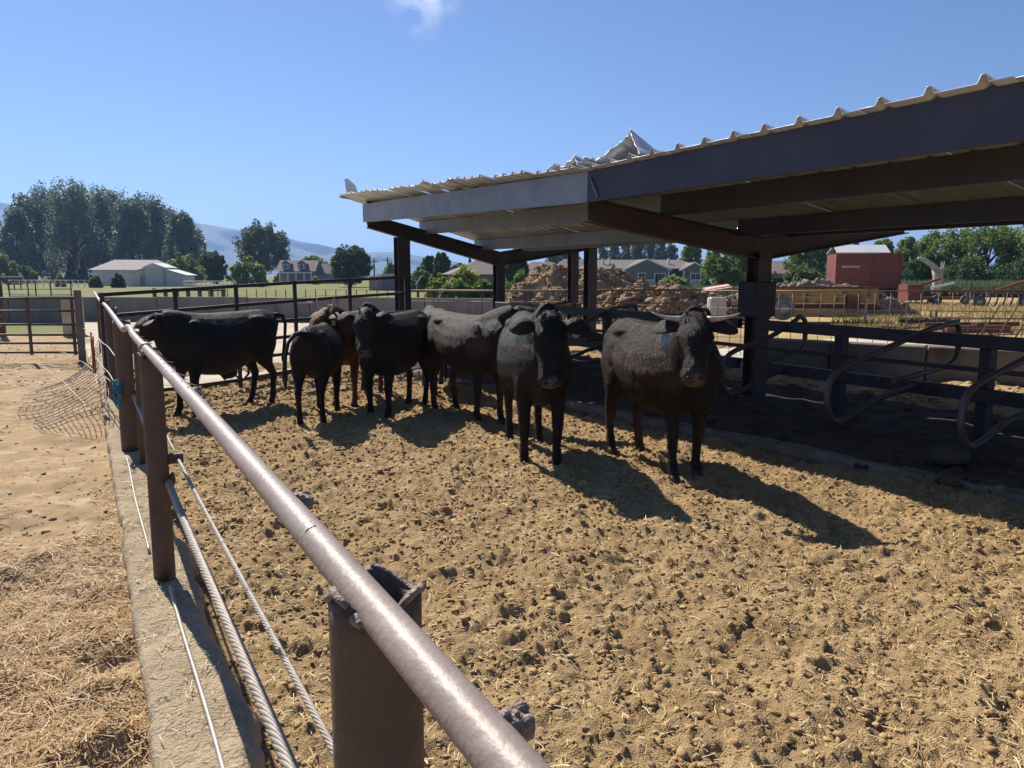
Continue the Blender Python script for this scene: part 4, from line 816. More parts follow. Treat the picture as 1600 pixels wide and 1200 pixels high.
# ------------------------------------------------------------------ trees and bushes
def leaf_mat(name, a, b, t=.38): return M(name, a, b, .8, .55, spec=.35, island=.75, transl=t)
lm = dict(poplar=leaf_mat('poplar_leaf', (.075, .11, .075), (.15, .19, .125), .4), dark=leaf_mat('dark_leaf', (.045, .085, .03), (.10, .16, .055)), mid=leaf_mat('green_leaf', (.10, .165, .035), (.20, .28, .06), .45),
          light=leaf_mat('light_leaf', (.15, .21, .06), (.27, .33, .10), .45), lime=leaf_mat('lime_leaf', (.21, .26, .045), (.40, .42, .08), .5), sage=leaf_mat('sage_leaf', (.085, .12, .06), (.16, .20, .09)), pine=leaf_mat('pine_needle', (.03, .055, .03), (.06, .095, .045), .15))
m_bark = M('bark', (.12, .09, .065), (.06, .045, .035), 3, .9, bump=.6, bscale=15)
def tree(name, label, px, d, wpx, ytop, kind='round', leaf='mid', group=None, ybase=None, seed=None, dens=1.0, lsz=None, stem=.18):
    seed = seed if seed is not None else int(px * 7 + d); g = np.random.default_rng(seed); base = G(px, d); zt = ZZ(ytop, d); zb = -.1; h = zt - zb; wd = wpx * d / 1200.0
    t = thing(name, label, 'bush' if 'bush' in name or 'shrub' in name else 'tree', base, group)
    px_m = d / 768.0; ls = lsz or max(.07, px_m * 1.25)
    C = []                                                     # clump centres and radii
    if kind == 'poplar':
        for k in range(int(90 * dens)):
            u = g.random() ** .8; zz = zb + h * (.05 + .91 * u); rad = wd * .5 * (math.sin(math.pi * min(1, .2 + u * .72)) ** .5) * (.3 + .7 * g.random()); a = g.random() * 6.28; C.append((rad * math.cos(a), rad * math.sin(a), zz, wd * .13 * (.6 + .8 * g.random()), 1.9))
    elif kind == 'conifer':
        for k in range(int(70 * dens)):
            u = g.random() ** .8; rad = wd * .5 * (1 - u) * (.4 + .6 * g.random()); a = g.random() * 6.28; C.append((rad * math.cos(a), rad * math.sin(a), zb + h * (.06 + .92 * u), wd * .10 * (1.2 - u), 1.0))
    elif kind == 'tall':
        for k in range(int(110 * dens)):
            v = g.standard_normal(3); v /= np.linalg.norm(v); q = .45 + .55 * g.random() ** .5; C.append((v[0] * wd * .42 * q, v[1] * wd * .42 * q, zb + h * (.58 + .40 * v[2] * q), wd * .085 * (.6 + .9 * g.random()), 1.15))
    elif kind == 'bush':
        for k in range(int(80 * dens)):
            v = g.standard_normal(3); v /= np.linalg.norm(v); v[2] = abs(v[2]) * 1.0; q = .45 + .55 * g.random() ** .5; C.append((v[0] * wd * .46 * q, v[1] * wd * .36 * q, zb + h * (.04 + .90 * v[2] * q) * (1 - .18 * g.random()), wd * .07 * (.6 + .9 * g.random()), .9))
    else:
        for k in range(int(120 * dens)):
            v = g.standard_normal(3); v /= np.linalg.norm(v); q = .5 + .5 * g.random() ** .5; C.append((v[0] * wd * .46 * q, v[1] * wd * .46 * q, zb + h * (.53 + .44 * v[2] * q), wd * .075 * (.6 + .9 * g.random()), 1.0))
    P = []; per = int(34 * min(2.2, max(.6, (wd * .08 / ls) ** 1.2)))
    for (x, y, z, r, st_) in C:
        v = g.standard_normal((per, 3)); v /= np.linalg.norm(v, axis=1)[:, None]; v *= (.35 + .65 * g.random((per, 1)) ** .5) * r; v[:, 2] *= st_; P.append(v + [x, y, z])
    P = np.concatenate(P); P = P[P[:, 2] > zb + .05]; n = len(P); nr = g.standard_normal((n, 3)); nr[:, 2] = np.abs(nr[:, 2]) + .2; nr /= np.linalg.norm(nr, axis=1)[:, None]
    u = np.cross(nr, g.standard_normal((n, 3))); u /= np.linalg.norm(u, axis=1)[:, None]; v = np.cross(nr, u); s_ = (ls * (.6 + .8 * g.random(n)))[:, None]
    V = np.stack([P - u * s_, P - v * s_ * .55, P + u * s_, P + v * s_ * .55], 1) + np.array([base[0], base[1], 0])
    link('crown', np_mesh('crown', V.reshape(-1, 3), (np.arange(n) * 4)[:, None] + np.arange(4)[None]), lm[leaf], t)
    tr = MB(); k = .030 * h if kind != 'bush' else .02 * h; B = np.array([base[0], base[1], 0.])
    topz = zb + h * (.8 if kind in ('poplar', 'conifer') else .5)
    tr.tube([B + [0, 0, zb - .1], B + [.02 * h * (g.random() - .5), 0, zb + (topz - zb) * .5], B + [.04 * h * (g.random() - .5), .02 * h * (g.random() - .5), topz]], [k, k * .7, k * .25], 8)
    idx = g.choice(len(C), min(len(C), 12), replace=False)
    for i in idx:
        x, y, z, r, _ = C[i]; z0 = zb + min((z - zb) * .55, h * .45); tr.tube([B + [0, 0, z0], B + [x * .5, y * .5, z0 + (z - z0) * .6], B + [x, y, z]], [k * .4, k * .25, k * .08], 5)
    tr.build('trunk', m_bark, t); return t
g = random.Random(5)
PX = [(38, 50, 333), (62, 66, 312), (92, 74, 299), (126, 78, 294), (158, 76, 301), (186, 70, 305), (214, 62, 318), (242, 66, 315), (268, 60, 326), (292, 52, 340), (310, 36, 362)]
for i, (px, wpx, yt) in enumerate(PX): tree('poplar_tree', {0: 'poplar at the end of the dense row away from the white house', 3: 'tallest poplar of the dense row behind the white house', 10: 'shortest poplar of the dense row, beside the rounded willow'}.get(i, 'tall grey-green poplar inside the dense row behind the white house'), px, 215 + 18 * (i % 3), wpx, yt, 'poplar', 'poplar', 'poplars in the row behind the white house', dens=1.5)
tree('cottonwood_tree', 'tall broad grey-green tree standing alone near the porch house', 417, 190, 88, 348, 'tall', 'poplar', dens=1.6)
tree('round_tree', 'dense round dark tree standing alone in the grass field', 551, 118, 66, 384, 'round', 'dark', dens=1.7)
for px, d, wpx, yt, kd, lf, nm, lb in (
    (8, 150, 60, 392, 'bush', 'light', 'leafy_bush', 'pale green bush at the end of the poplar row away from the house'),
    (40, 170, 50, 412, 'bush', 'mid', 'leafy_bush', 'low green bush under the first poplars'),
    (118, 160, 26, 398, 'conifer', 'pine', 'conifer_tree', 'small dark conifer left of the white house'),
    (136, 170, 24, 404, 'conifer', 'pine', 'conifer_tree', 'second small conifer close beside the white house'),
    (100, 120, 15, 424, 'bush', 'lime', 'small_shrub', 'tiny bright green shrub in front of the conifers'),
    (155, 112, 20, 426, 'bush', 'mid', 'small_shrub', 'small green shrub against the white house wall'),
    (190, 112, 22, 426, 'bush', 'dark', 'small_shrub', 'dark shrub between the white house and the barn'),
    (293, 135, 62, 386, 'bush', 'light', 'willow_tree', 'light green rounded willow just right of the white barn'),
    (338, 150, 44, 393, 'round', 'dark', 'leafy_tree', 'dark green tree between two lighter rounded trees'),
    (388, 122, 68, 395, 'bush', 'light', 'willow_tree', 'light green rounded willow in front of the tall lone tree'),
    (445, 170, 30, 424, 'bush', 'mid', 'small_shrub', 'low shrub left of the porch house'),
    (494, 200, 46, 402, 'round', 'mid', 'leafy_tree', 'green tree rising behind the porch house'),
    (475, 205, 26, 410, 'round', 'sage', 'leafy_tree', 'grey-green tree behind the porch house gable'),
    (496, 150, 12, 430, 'bush', 'lime', 'small_shrub', 'tiny lime shrub in front of the porch house'),
    (614, 130, 34, 405, 'bush', 'light', 'leafy_bush', 'light green bush behind the flat white-roofed shed'),
    (660, 85, 40, 412, 'bush', 'mid', 'leafy_bush', 'green bush just right of the end shed post'),
    (672, 110, 28, 400, 'tall', 'dark', 'leafy_tree', 'narrow dark green tree left of its taller neighbour'),
    (692, 108, 30, 395, 'tall', 'dark', 'leafy_tree', 'taller dark green tree above the sumac bushes'),
    (718, 150, 30, 412, 'round', 'dark', 'leafy_tree', 'low dark tree behind the yellow-green bushes'),
    (735, 160, 20, 404, 'conifer', 'pine', 'conifer_tree', 'dark conifer left of the brown hipped roof'),
    (752, 160, 18, 406, 'conifer', 'pine', 'conifer_tree', 'dark conifer close behind the brown hipped roof'),
    (766, 165, 22, 403, 'round', 'dark', 'leafy_tree', 'dark tree right behind the brown hipped roof'),
    (686, 56, 46, 422, 'bush', 'lime', 'sumac_bush', 'yellow-green sumac bush nearest the end shed post'),
    (728, 60, 60, 412, 'bush', 'lime', 'sumac_bush', 'tall lime green sumac bush before the brown roof'),
    (715, 52, 62, 434, 'bush', 'light', 'sumac_bush', 'low spreading green bush above the concrete wall'),
    (757, 52, 54, 432, 'bush', 'mid', 'sumac_bush', 'leafy green bush left of the middle shed post'),
    (805, 90, 44, 398, 'tall', 'dark', 'leafy_tree', 'dark tree just right of the middle shed post'),
    (815, 54, 66, 420, 'bush', 'mid', 'sumac_bush', 'bright green bush right of the middle shed post'),
    (850, 55, 70, 416, 'bush', 'light', 'sumac_bush', 'broad bright green bush behind the tall manure heap'),
    (898, 60, 44, 424, 'bush', 'lime', 'sumac_bush', 'lime bush behind the back shed post'),
    (950, 66, 54, 408, 'bush', 'mid', 'sumac_bush', 'pointed green bush in front of the green house'),
    (1052, 78, 62, 430, 'bush', 'light', 'leafy_bush', 'low pale bush between the two gables of the green house'),
    (1100, 92, 22, 432, 'bush', 'dark', 'small_shrub', 'small dark shrub at the corner of the green house'),
    (1076, 130, 40, 380, 'tall', 'light', 'leafy_tree', 'airy light green tree behind the green house roof'),
    (1134, 88, 82, 376, 'round', 'mid', 'leafy_tree', 'rounded green tree with a short trunk right of the green house'),
    (1182, 80, 40, 424, 'bush', 'light', 'leafy_bush', 'low green bush right of the main shed post'),
    (1250, 60, 74, 404, 'bush', 'sage', 'leafy_bush', 'broad grey-green bush left of the red wagon'),
    (1210, 66, 50, 420, 'bush', 'sage', 'leafy_bush', 'low grey-green bush before the second brown roof'),
    (1262, 100, 84, 364, 'round', 'mid', 'leafy_tree', 'full green tree above the grey-green bush'),
    (1318, 120, 36, 363, 'tall', 'sage', 'leafy_tree', 'thin grey-green tree behind the red wagon'),
    (1372, 105, 46, 374, 'tall', 'light', 'leafy_tree', 'light feathery tree rising behind the wagon roof'),
    (1412, 100, 46, 368, 'tall', 'mid', 'leafy_tree', 'feathery green tree right of the wagon roof'),
    (1425, 84, 60, 392, 'bush', 'dark', 'leafy_bush', 'dark shaded bush behind the bare dead trunk'),
    (1470, 86, 92, 352, 'round', 'mid', 'leafy_tree', 'full green tree behind the bare dead trunk'),
    (1535, 82, 98, 346, 'round', 'mid', 'leafy_tree', 'full green tree right of the one behind the dead trunk'),
    (1600, 80, 98, 344, 'round', 'light', 'leafy_tree', 'full light green tree at the end of the tree line'),
    (1505, 74, 110, 398, 'bush', 'dark', 'leafy_bush', 'dark undergrowth below the green tree line'),
    (1590, 74, 110, 396, 'bush', 'dark', 'leafy_bush', 'dark undergrowth at the end of the tree line')):
    tree(nm, lb, px, d, wpx, yt, kd, lf, dens=1.25 if kd == 'bush' else 1.35)
for i, (px, wpx, yt) in enumerate(((862, 20, 388), (880, 24, 385), (897, 20, 388), (940, 22, 388), (958, 22, 381), (976, 24, 377), (994, 24, 376), (1012, 24, 377), (1030, 22, 379), (1047, 20, 382), (1190, 18, 384))):
    tree('far_poplar', {10: 'lone far poplar seen just right of the main shed post'}.get(i, 'far dark poplar in the row above the green house roofs'), px, 240 + 10 * (i % 2), wpx, yt, 'poplar', 'poplar', 'poplars in the row above the green house roofs', dens=1.0)

# ------------------------------------------------------------------ rough grass strips
def grass(name, label, quads, n, hgt, mat, seed):
    g = np.random.default_rng(seed); u = g.random(n); v = g.random(n); A, B, C, D = [np.array(q) for q in quads]
    P = ((1-u)*(1-v))[:, None]*A + (u*(1-v))[:, None]*B + (u*v)[:, None]*C + ((1-u)*v)[:, None]*D; P[:, 2] = -.1
    a = g.random(n) * 6.28; hh = hgt * (.4 + .8 * g.random(n)); ww = .05 * hgt + .03; s_ = np.stack([np.cos(a), np.sin(a), 0 * a], -1) * ww
    tip = np.stack([.35 * hh * np.cos(a * 3), .35 * hh * np.sin(a * 3), hh], -1); V = np.stack([P - s_, P + s_, P + tip], 1)
    link(name, np_mesh(name, V.reshape(-1, 3), (np.arange(n) * 3)[:, None] + np.arange(3)[None]), mat, None, kind='stuff', label=label, category='grass')
grass('field_weeds', 'rough weeds and grass growing behind the concrete wall', (G(120, 29), G(780, 29), G(800, 38), G(60, 38)), 16000, .4, m_grass, 81)
grass('tall_weeds', 'tall green weeds in front of the tree line', (G(1390, 62), G(1640, 62), G(1650, 70), G(1390, 70)), 14000, 1.25, lm['sage'], 82)
grass('tall_weeds', 'green weeds in front of the green house', (G(1010, 70), G(1310, 64), G(1310, 74), G(1010, 84)), 9000, .8, lm['sage'], 83)
grass('dry_weeds', 'dry yellow grass round the old machinery', (G(1300, 24), G(1640, 22), G(1640, 48), G(1300, 48)), 14000, .22, M('dry_blade', (.50, .38, .17), (.33, .27, .11), .5, .8, island=.8, transl=.2), 84)

# ------------------------------------------------------------------ buildings
m_white = M('white_siding', (.62, .60, .56), (.54, .52, .49), .6, .8); m_roofg = M('grey_shingle', (.20, .17, .155), (.145, .125, .115), 1.2, .9, bump=.3, bscale=8); m_trim = M('white_trim', (.75, .74, .72), None, rough=.6)
m_sage = M('sage_siding', (.17, .19, .15), (.14, .16, .125), .8, .8); m_glass = M('window_glass', (.05, .06, .07), None, rough=.08, spec=.6); m_tin = M('pale_tin_roof', (.66, .66, .66), (.55, .55, .56), .5, .5, metal=.2); m_tan = M('tan_door', (.36, .30, .26), None, rough=.7); m_brown = M('brown_roof', (.21, .165, .14), (.15, .12, .10), 1, .9)
class Frame:
    def __init__(s, px, d, rot=0.0): s.o = G(px, d, -.1); c, q = math.cos(rot), math.sin(rot); s.r = RIGHT * c + AWAY * q; s.a = AWAY * c - RIGHT * q
    def p(s, x, y, z): return s.o + s.r * x + s.a * y + np.array([0, 0, z])
    def box(s, m, x0, x1, y0, y1, z0, z1): return m.box(s.p((x0+x1)/2, (y0+y1)/2, (z0+z1)/2), (x1-x0, y1-y0, z1-z0), [s.r, s.a, (0, 0, 1)])
    def roof(s, m, x0, x1, y0, y1, z0, z1, axis='x', hip=0.0, th=.18):
        if axis == 'x':
            ym = (y0+y1)/2; b = [(x0,y0,z0),(x1,y0,z0),(x1,y1,z0),(x0,y1,z0)]; r_ = [(x0+hip, ym, z1), (x1-hip, ym, z1)]; F = [(0,1,5,4),(2,3,4,5),(1,2,5),(3,0,4),(3,2,1,0)]
        else:
            xm = (x0+x1)/2; b = [(x0,y0,z0),(x1,y0,z0),(x1,y1,z0),(x0,y1,z0)]; r_ = [(xm, y0+hip, z1), (xm, y1-hip, z1)]; F = [(0,1,4),(1,2,5,4),(2,3,5),(3,0,4,5),(3,2,1,0)]
        return m.add([s.p(*q) for q in b + r_], F)
    def gable(s, m, x0, x1, y, z0, z1, th=.05): return m.add([s.p(x0, y, z0), s.p(x1, y, z0), s.p((x0+x1)/2, y, z1), s.p(x0, y+th, z0), s.p(x1, y+th, z0), s.p((x0+x1)/2, y+th, z1)], [(0,1,2),(5,4,3),(0,3,4,1),(1,4,5,2),(2,5,3,0)])
def part(fr, root, name, mat, *b, parent=None):
    m = MB(); fr.box(m, *b); return m.build(name, mat, parent or root)
def window(fr, root, x0, x1, y, z0, z1, bars=1):
    w_ = part(fr, root, 'window', m_trim, x0 - .1, x1 + .1, y - .06, y + .02, z0 - .1, z1 + .1)
    for k in range(bars + 1): a = x0 + (x1 - x0) * k / (bars + 1); b = x0 + (x1 - x0) * (k + 1) / (bars + 1); part(fr, root, 'pane', m_glass, a + .03, b - .03, y - .10, y - .065, z0, z1, parent=w_)
# white ranch house
fr = Frame(212, 134, .25); t = thing('white_house', 'low white house with a pale hipped roof below the poplars', 'house', fr.o)
part(fr, t, 'wall', m_white, -6.2, 6.2, 0, 8, 0, 2.7); m = MB(); fr.roof(m, -6.7, 6.7, -.5, 8.5, 2.71, 4.5, 'x', 3.2); m.build('roof', M('pale_shingle', (.42, .385, .36), (.35, .32, .30), 1, .9), t)
window(fr, t, -2.8, -2.2, -.02, 1.0, 1.9, 0); window(fr, t, 2.2, 3.6, -.02, .9, 2.0)
fr = Frame(246, 124, .12); t = thing('white_barn', 'white barn with a raised centre bay and lean-to wings', 'barn', fr.o)
part(fr, t, 'centre_bay', m_white, -1.5, 1.6, 0, 6, 0, 3.0); part(fr, t, 'lean_to', m_white, -4.2, -1.51, .3, 6, 0, 1.9); part(fr, t, 'lean_to', m_white, 1.61, 4.6, .3, 6, 0, 1.75)
m = MB(); fr.roof(m, -1.8, 1.9, -.3, 6.2, 3.01, 3.75, 'y'); m.build('roof', m_tin, t)
for s_, a, b in ((0, -4.7, -1.52), (1, 1.62, 5.0)):
    za, zb = (1.8, 2.85) if s_ == 0 else (2.75, 1.72); m = MB(); P = [fr.p(a, 0, za), fr.p(b, 0, zb), fr.p(b, 6.2, zb), fr.p(a, 6.2, za)]; m.add(P + [q + [0, 0, .1] for q in P], [(0,1,2,3),(7,6,5,4),(0,4,5,1),(1,5,6,2),(2,6,7,3),(3,7,4,0)]); m.build('roof', m_tin, t)
    m = MB(); q0, q1 = (-4.2, -1.51) if s_ == 0 else (1.61, 4.6); lo = 1.901 if s_ == 0 else 1.751; hi = za + (zb - za) * ((-1.51 if s_ == 0 else 1.61) - a) / (b - a) - .02
    xs_ = (q0, q1, q1) if s_ == 0 else (q0, q1, q0); m.add([fr.p(xs_[0], .3, lo), fr.p(xs_[1], .3, lo), fr.p(xs_[2], .3, hi), fr.p(xs_[0], .4, lo), fr.p(xs_[1], .4, lo), fr.p(xs_[2], .4, hi)], [(0,1,2),(5,4,3),(0,3,4,1),(1,4,5,2),(2,5,3,0)]); m.build('wall', m_white, t)
part(fr, t, 'door', M('cream_door', (.56, .53, .49), None, rough=.7), -1.0, 1.1, -.05, -.01, .05, 2.5); part(fr, t, 'door', M('cream_door2', (.55, .52, .48), None, rough=.7), -3.7, -2.2, .24, .29, .05, 1.75)
for x in (-1.45, 1.52, -2.0): part(fr, t, 'corner_trim', m_tan, x - .07, x + .07, -.09, -.052 if abs(x) < 1.9 else .2, 0, 2.9 if abs(x) < 1.9 else 1.9)
# porch house with dormers
fr = Frame(474, 165, .05); t = thing('porch_house', 'grey house with dormers and a white porch in the far trees', 'house', fr.o)
m_greyh = M('grey_siding', (.28, .28, .30), (.23, .23, .25), 1, .8)
part(fr, t, 'wall', m_greyh, -4.6, 3.0, 0, 7, 0, 2.6); m = MB(); fr.roof(m, -5.0, 3.3, -1.6, 7.5, 2.62, 5.0); m.build('roof', m_roofg, t)
part(fr, t, 'porch_beam', m_trim, -4.4, 2.6, -1.5, -1.3, 2.2, 2.45)
for x in (-4.2, -2.5, -.8, .9, 2.4): part(fr, t, 'porch_post', m_trim, x - .12, x + .12, -1.5, -1.3, 0, 2.2)
for x in (-3, .3):
    dm = part(fr, t, 'dormer', m_greyh, x - .8, x + .8, -.6, 2, 2.9, 4.2); m = MB(); fr.roof(m, x - 1, x + 1, -.8, 2.4, 4.21, 5.0, 'y'); m.build('dormer_roof', m_roofg, dm); window(fr, t, x - .35, x + .35, -.62, 3.2, 4.0, 0)
part(fr, t, 'garage', m_greyh, 3.05, 8, 1, 7, 0, 2.1); m = MB(); fr.roof(m, 2.9, 8.4, .5, 7.5, 2.12, 4.3, 'x', .8); m.build('roof', m_roofg, t)
# flat white-roofed shed
fr = Frame(612, 92, -.1); t = thing('field_shed', 'low grey shed with a bright white roof and pinkish doors', 'shed', fr.o)
part(fr, t, 'wall', M('blue_grey_wall', (.17, .19, .22), None, rough=.7), -1.0, 3.8, 0, 4, 0, 1.75); part(fr, t, 'roof', m_tin, -1.6, 4.2, -.3, 4.3, 1.76, 1.95)
for x in (-2.2, -1.35): part(fr, t, 'door', M('pink_door%d' % int(x * 10), (.34, .24, .23), (.22, .20, .20), 3, .8), x - .4, x + .38, -.1, .1, 0, 1.7)
# brown roofed houses behind the bushes
fr = Frame(765, 95, .2); t = thing('brown_roof_house', 'house with a brown hipped roof showing above the sumac bushes', 'house', fr.o)
part(fr, t, 'wall', M('taupe_wall', (.25, .21, .19), None, rough=.8), -4.2, 4.2, 0, 8, 0, 1.9); m = MB(); fr.roof(m, -5, 5, -.6, 8.6, 1.91, 3.7, 'x', 4); m.build('roof', m_brown, t)
fr = Frame(848, 120, 0); t = thing('brown_roof_house', 'far brown hipped roof house between the dark tree and the poplars', 'house', fr.o)
part(fr, t, 'wall', m_tan, -4, 4, 0, 8, 0, 2); m = MB(); fr.roof(m, -5.2, 5.2, -.6, 8.6, 2.01, 3.9, 'x', 3.6); m.build('roof', m_brown, t)
# green house with two gables and white balcony rails
fr = Frame(1010, 106, .08); t = thing('green_house', 'sage green house with grey shingle roof, two gables and white balcony rails', 'house', fr.o)
part(fr, t, 'wall', m_sage, -7.6, 8.2, 2, 10, 0, 2.7); m = MB(); fr.roof(m, -8.4, 8.8, 1.2, 10.8, 2.72, 4.0, 'x', 2.6); m.build('roof', m_roofg, t)
for (x0, x1, z1, nb) in ((-3.1, 2.9, 4.0, 2), (5.0, 8.1, 3.55, 1)):
    part(fr, t, 'gable_bay', m_sage, x0, x1, 0, 2.0, 0, 2.45); m = MB(); fr.gable(m, x0 - .02, x1 + .02, .02, 2.451, z1 - .25); m.build('gable_wall', m_sage, t)
    m = MB(); fr.roof(m, x0 - .5, x1 + .5, -.05 + .12, 6, 2.46, z1, 'y'); m.build('gable_roof', m_roofg, t)
    for sg in (0, 1):                                          # white barge boards
        a = fr.p((x0 - .5) if sg == 0 else (x1 + .5), -.02, 2.44); b = fr.p((x0 + x1) / 2, -.02, z1 - .02); m = MB(); m.beam(a, b, .08, .16); m.build('barge_board', m_trim, t)
for x in (-3.1, 2.9, 5.0, 8.1): part(fr, t, 'corner_trim', m_trim, x - .09, x + .09, -.05, -.005, 0, 2.44)
window(fr, t, -1.3, -.4, -.02, 1.55, 2.05, 1); window(fr, t, 1.0, 2.4, -.02, .7, 2.0, 2); window(fr, t, 6.0, 7.3, -.02, .8, 2.0, 1)
for (x0, x1) in ((-3.1, .6), (5.7, 7.7)):
    rl = thing('tmp', 'x', 'x', fr.o); bpy.data.objects.remove(rl)
    dk = part(fr, t, 'balcony', m_tan, x0, x1, -1.4, -.06, .05, .2); part(fr, t, 'balcony_rail', m_trim, x0, x1, -1.42, -1.36, 1.1, 1.22, parent=dk); part(fr, t, 'balcony_rail', m_trim, x0, x1, -1.42, -1.36, .3, .38, parent=dk)
    for k in range(int((x1 - x0) / .26) + 1): part(fr, t, 'baluster', m_trim, x0 + k * .26 - .045, x0 + k * .26 + .045, -1.41, -1.37, .385, 1.095, parent=dk)
for x in (-5.5, -4.6, 3.9): part(fr, t, 'roof_vent', m_tin, x - .12, x + .12, 3.5, 3.8, 3.4, 4.15)
fr = Frame(885, 112, 0); t = thing('gable_house', 'grey-roofed house partly hidden by the back shed post', 'house', fr.o)
part(fr, t, 'wall', m_tan, -1.8, 5.6, 0, 8, 0, 2.1); m = MB(); fr.roof(m, -2.6, 6.2, -.5, 8.5, 2.12, 4.2, 'x', 2.4); m.build('roof', m_roofg, t)
fr = Frame(1222, 100, .05); t = thing('brown_roof_house', 'house with a low grey-brown roof right of the main shed post', 'house', fr.o)
part(fr, t, 'wall', m_tan, -5, 2.2, 0, 8, 0, 2.0); m = MB(); fr.roof(m, -6, 2.9, -.6, 8.6, 2.01, 3.7, 'x', 2.0); m.build('roof', m_brown, t); part(fr, t, 'roof_vent', m_trim, -1.9, -1.6, 2, 2.2, 2.5, 2.95)

# poles and field fences
for px, d, yt, lb in ((587, 160, 404, 'thin utility pole right of the round dark tree'), (608, 170, 402, 'thin utility pole behind the white-roofed shed')):
    m = MB(); b = G(px, d); m.tube([b, b + [0, 0, ZZ(yt, d)]], .16, 7); m.beam(b + RIGHT * -.9 + [0, 0, ZZ(yt, d) - .7], b + RIGHT * .9 + [0, 0, ZZ(yt, d) - .7], .15, .15); m.build('utility_pole', m_bark, None, label=lb, category='pole')
def post_fence(name, label, pts, n, h, zs, rp, rr, mp_, mr_):
    t = thing(name, label, 'fence', pts[0]); a, b = np.array(pts[0]), np.array(pts[1])
    for k in range(n + 1): p = a + (b - a) * k / n; m = MB(); m.box(p + [0, 0, h / 2 - .1], (rp * 2, rp * 2, h + .1)); m.build('post', mp_, t)
    for z in zs: m = MB(); m.tube([a + [0, 0, z], b + [0, 0, z]], rr, 5); m.build('rail', mr_, t)
post_fence('field_fence', 'wire fence on thin stakes crossing the rough grass field', (G(300, 45), G(640, 42)), 22, .95, (.3, .6, .9), .022, .008, m_wire, m_wire)
post_fence('wood_fence', 'short run of dark wooden posts beyond the left end of the concrete wall', (G(245, 48), G(352, 46)), 6, .95, (.35, .8), .11, .05, m_post, m_post)
post_fence('white_fence', 'low white rail fence beside the white barn', (G(292, 112), G(372, 112)), 12, .95, (.35, .85), .06, .05, m_trim, m_trim)
post_fence('white_fence', 'white rail fence running in front of the poplar row', (G(20, 118), G(165, 116)), 16, 1.0, (.5, .95), .06, .035, m_trim, m_trim)
post_fence('pipe_fence', 'thin brown pipe fence in the grass seen between the end posts of the shed', (G(640, 36), G(684, 36)), 3, 1.3, (.6, .95), .035, .02, m_post, m_post)

# ------------------------------------------------------------------ old machinery
m_redp = M('faded_red_paint', (.21, .068, .05), (.16, .055, .043), .8, .65, bump=.1, spec=.3, c3=(.16, .07, .05), s3=3, k3=.64)
m_yel = M('faded_yellow_paint', (.52, .33, .09), (.36, .22, .08), 1.2, .7, bump=.15, c3=(.15, .085, .05), s3=3.5, k3=.55)
m_tyre = M('grey_tyre', (.10, .095, .09), (.06, .055, .055), 6, .8); m_rim = M('pale_rim', (.5, .48, .45), (.35, .31, .27), 6, .6)
m_rust = M('rusty_iron', (.17, .09, .06), (.09, .055, .045), 3, .75, metal=.2); m_orr = M('orange_red_paint', (.48, .13, .06), (.32, .09, .05), 2, .6)
def wheel(fr, t, x, y, z, r, w, tyre=m_tyre):
    m = MB(); n = 22; rs = []
    for (rr, o) in ((r * .62, -w/2), (r * .94, -w/2), (r, -w*.32), (r, w*.32), (r * .94, w/2), (r * .62, w/2)): rs.append([fr.p(x + rr * math.cos(2*math.pi*k/n), y + o, z + rr * math.sin(2*math.pi*k/n)) for k in range(n)])
    rs.append(rs[0]); m.rings(rs, caps=False); wh = m.build('wheel', tyre, t)
    m = MB(); rs = [[fr.p(x + rr * math.cos(2*math.pi*k/n), y + o, z + rr * math.sin(2*math.pi*k/n)) for k in range(n)] for rr, o in ((r * .61, -w*.42), (r * .50, -w*.30), (r * .2, -w*.28), (r * .16, -w*.45), (r * .05, -w*.45))]; m.rings(rs, caps=True); m.build('rim', m_rim, wh)
# red forage wagon with a pale roof
fr = Frame(1351, 50, -.10); t = thing('red_wagon', 'tall faded red box wagon with a pale tin half roof', 'wagon', fr.o)
part(fr, t, 'side_panel', m_redp, -2.02, .28, 0, .06, .95, 3.15); part(fr, t, 'side_panel', m_redp, .30, 2.0, 0, .06, .95, 3.15); part(fr, t, 'side_panel', m_redp, -2.02, 2.0, 2.0, 2.06, .95, 3.15)
part(fr, t, 'end_panel', m_redp, -2.02, -1.96, .065, 1.995, .95, 3.15); part(fr, t, 'end_panel', M('dull_red', (.17, .07, .055), (.12, .06, .05), 2, .8), 1.94, 2.0, .065, 1.995, .95, 3.15); part(fr, t, 'floor', m_rust, -1.95, 1.93, .065, 1.99, .96, 1.05)
for z in (2.72, 3.10, 1.0): part(fr, t, 'side_rib', m_redp, -2.06, 2.04, -.06, -.003, z, z + .07)
for x in (-2.02, .29, 1.98): part(fr, t, 'side_stake', m_redp, x - .05, x + .05, -.075, -.062, .95, 3.2)
part(fr, t, 'stripe', M('pale_stripe', (.50, .38, .30), None, rough=.7), -1.68, -.55, -.012, -.002, 2.28, 2.40)
m = MB(); P = [fr.p(-2.05, -.1, 3.20), fr.p(1.25, -.1, 3.20), fr.p(1.35, 1.1, 3.72), fr.p(-1.95, 1.1, 3.72)]; m.add(P + [q + [0, 0, .05] for q in P], [(0,1,2,3),(7,6,5,4),(0,4,5,1),(1,5,6,2),(2,6,7,3),(3,7,4,0)]); m.build('roof_sheet', m_tin, t)
m = MB(); P = [fr.p(-1.95, 1.12, 3.70), fr.p(1.35, 1.12, 3.70), fr.p(1.25, 2.1, 3.20), fr.p(-2.05, 2.1, 3.20)]; m.add(P + [q + [0, 0, .05] for q in P], [(0,1,2,3),(7,6,5,4),(0,4,5,1),(1,5,6,2),(2,6,7,3),(3,7,4,0)]); m.build('roof_sheet', m_tin, t)
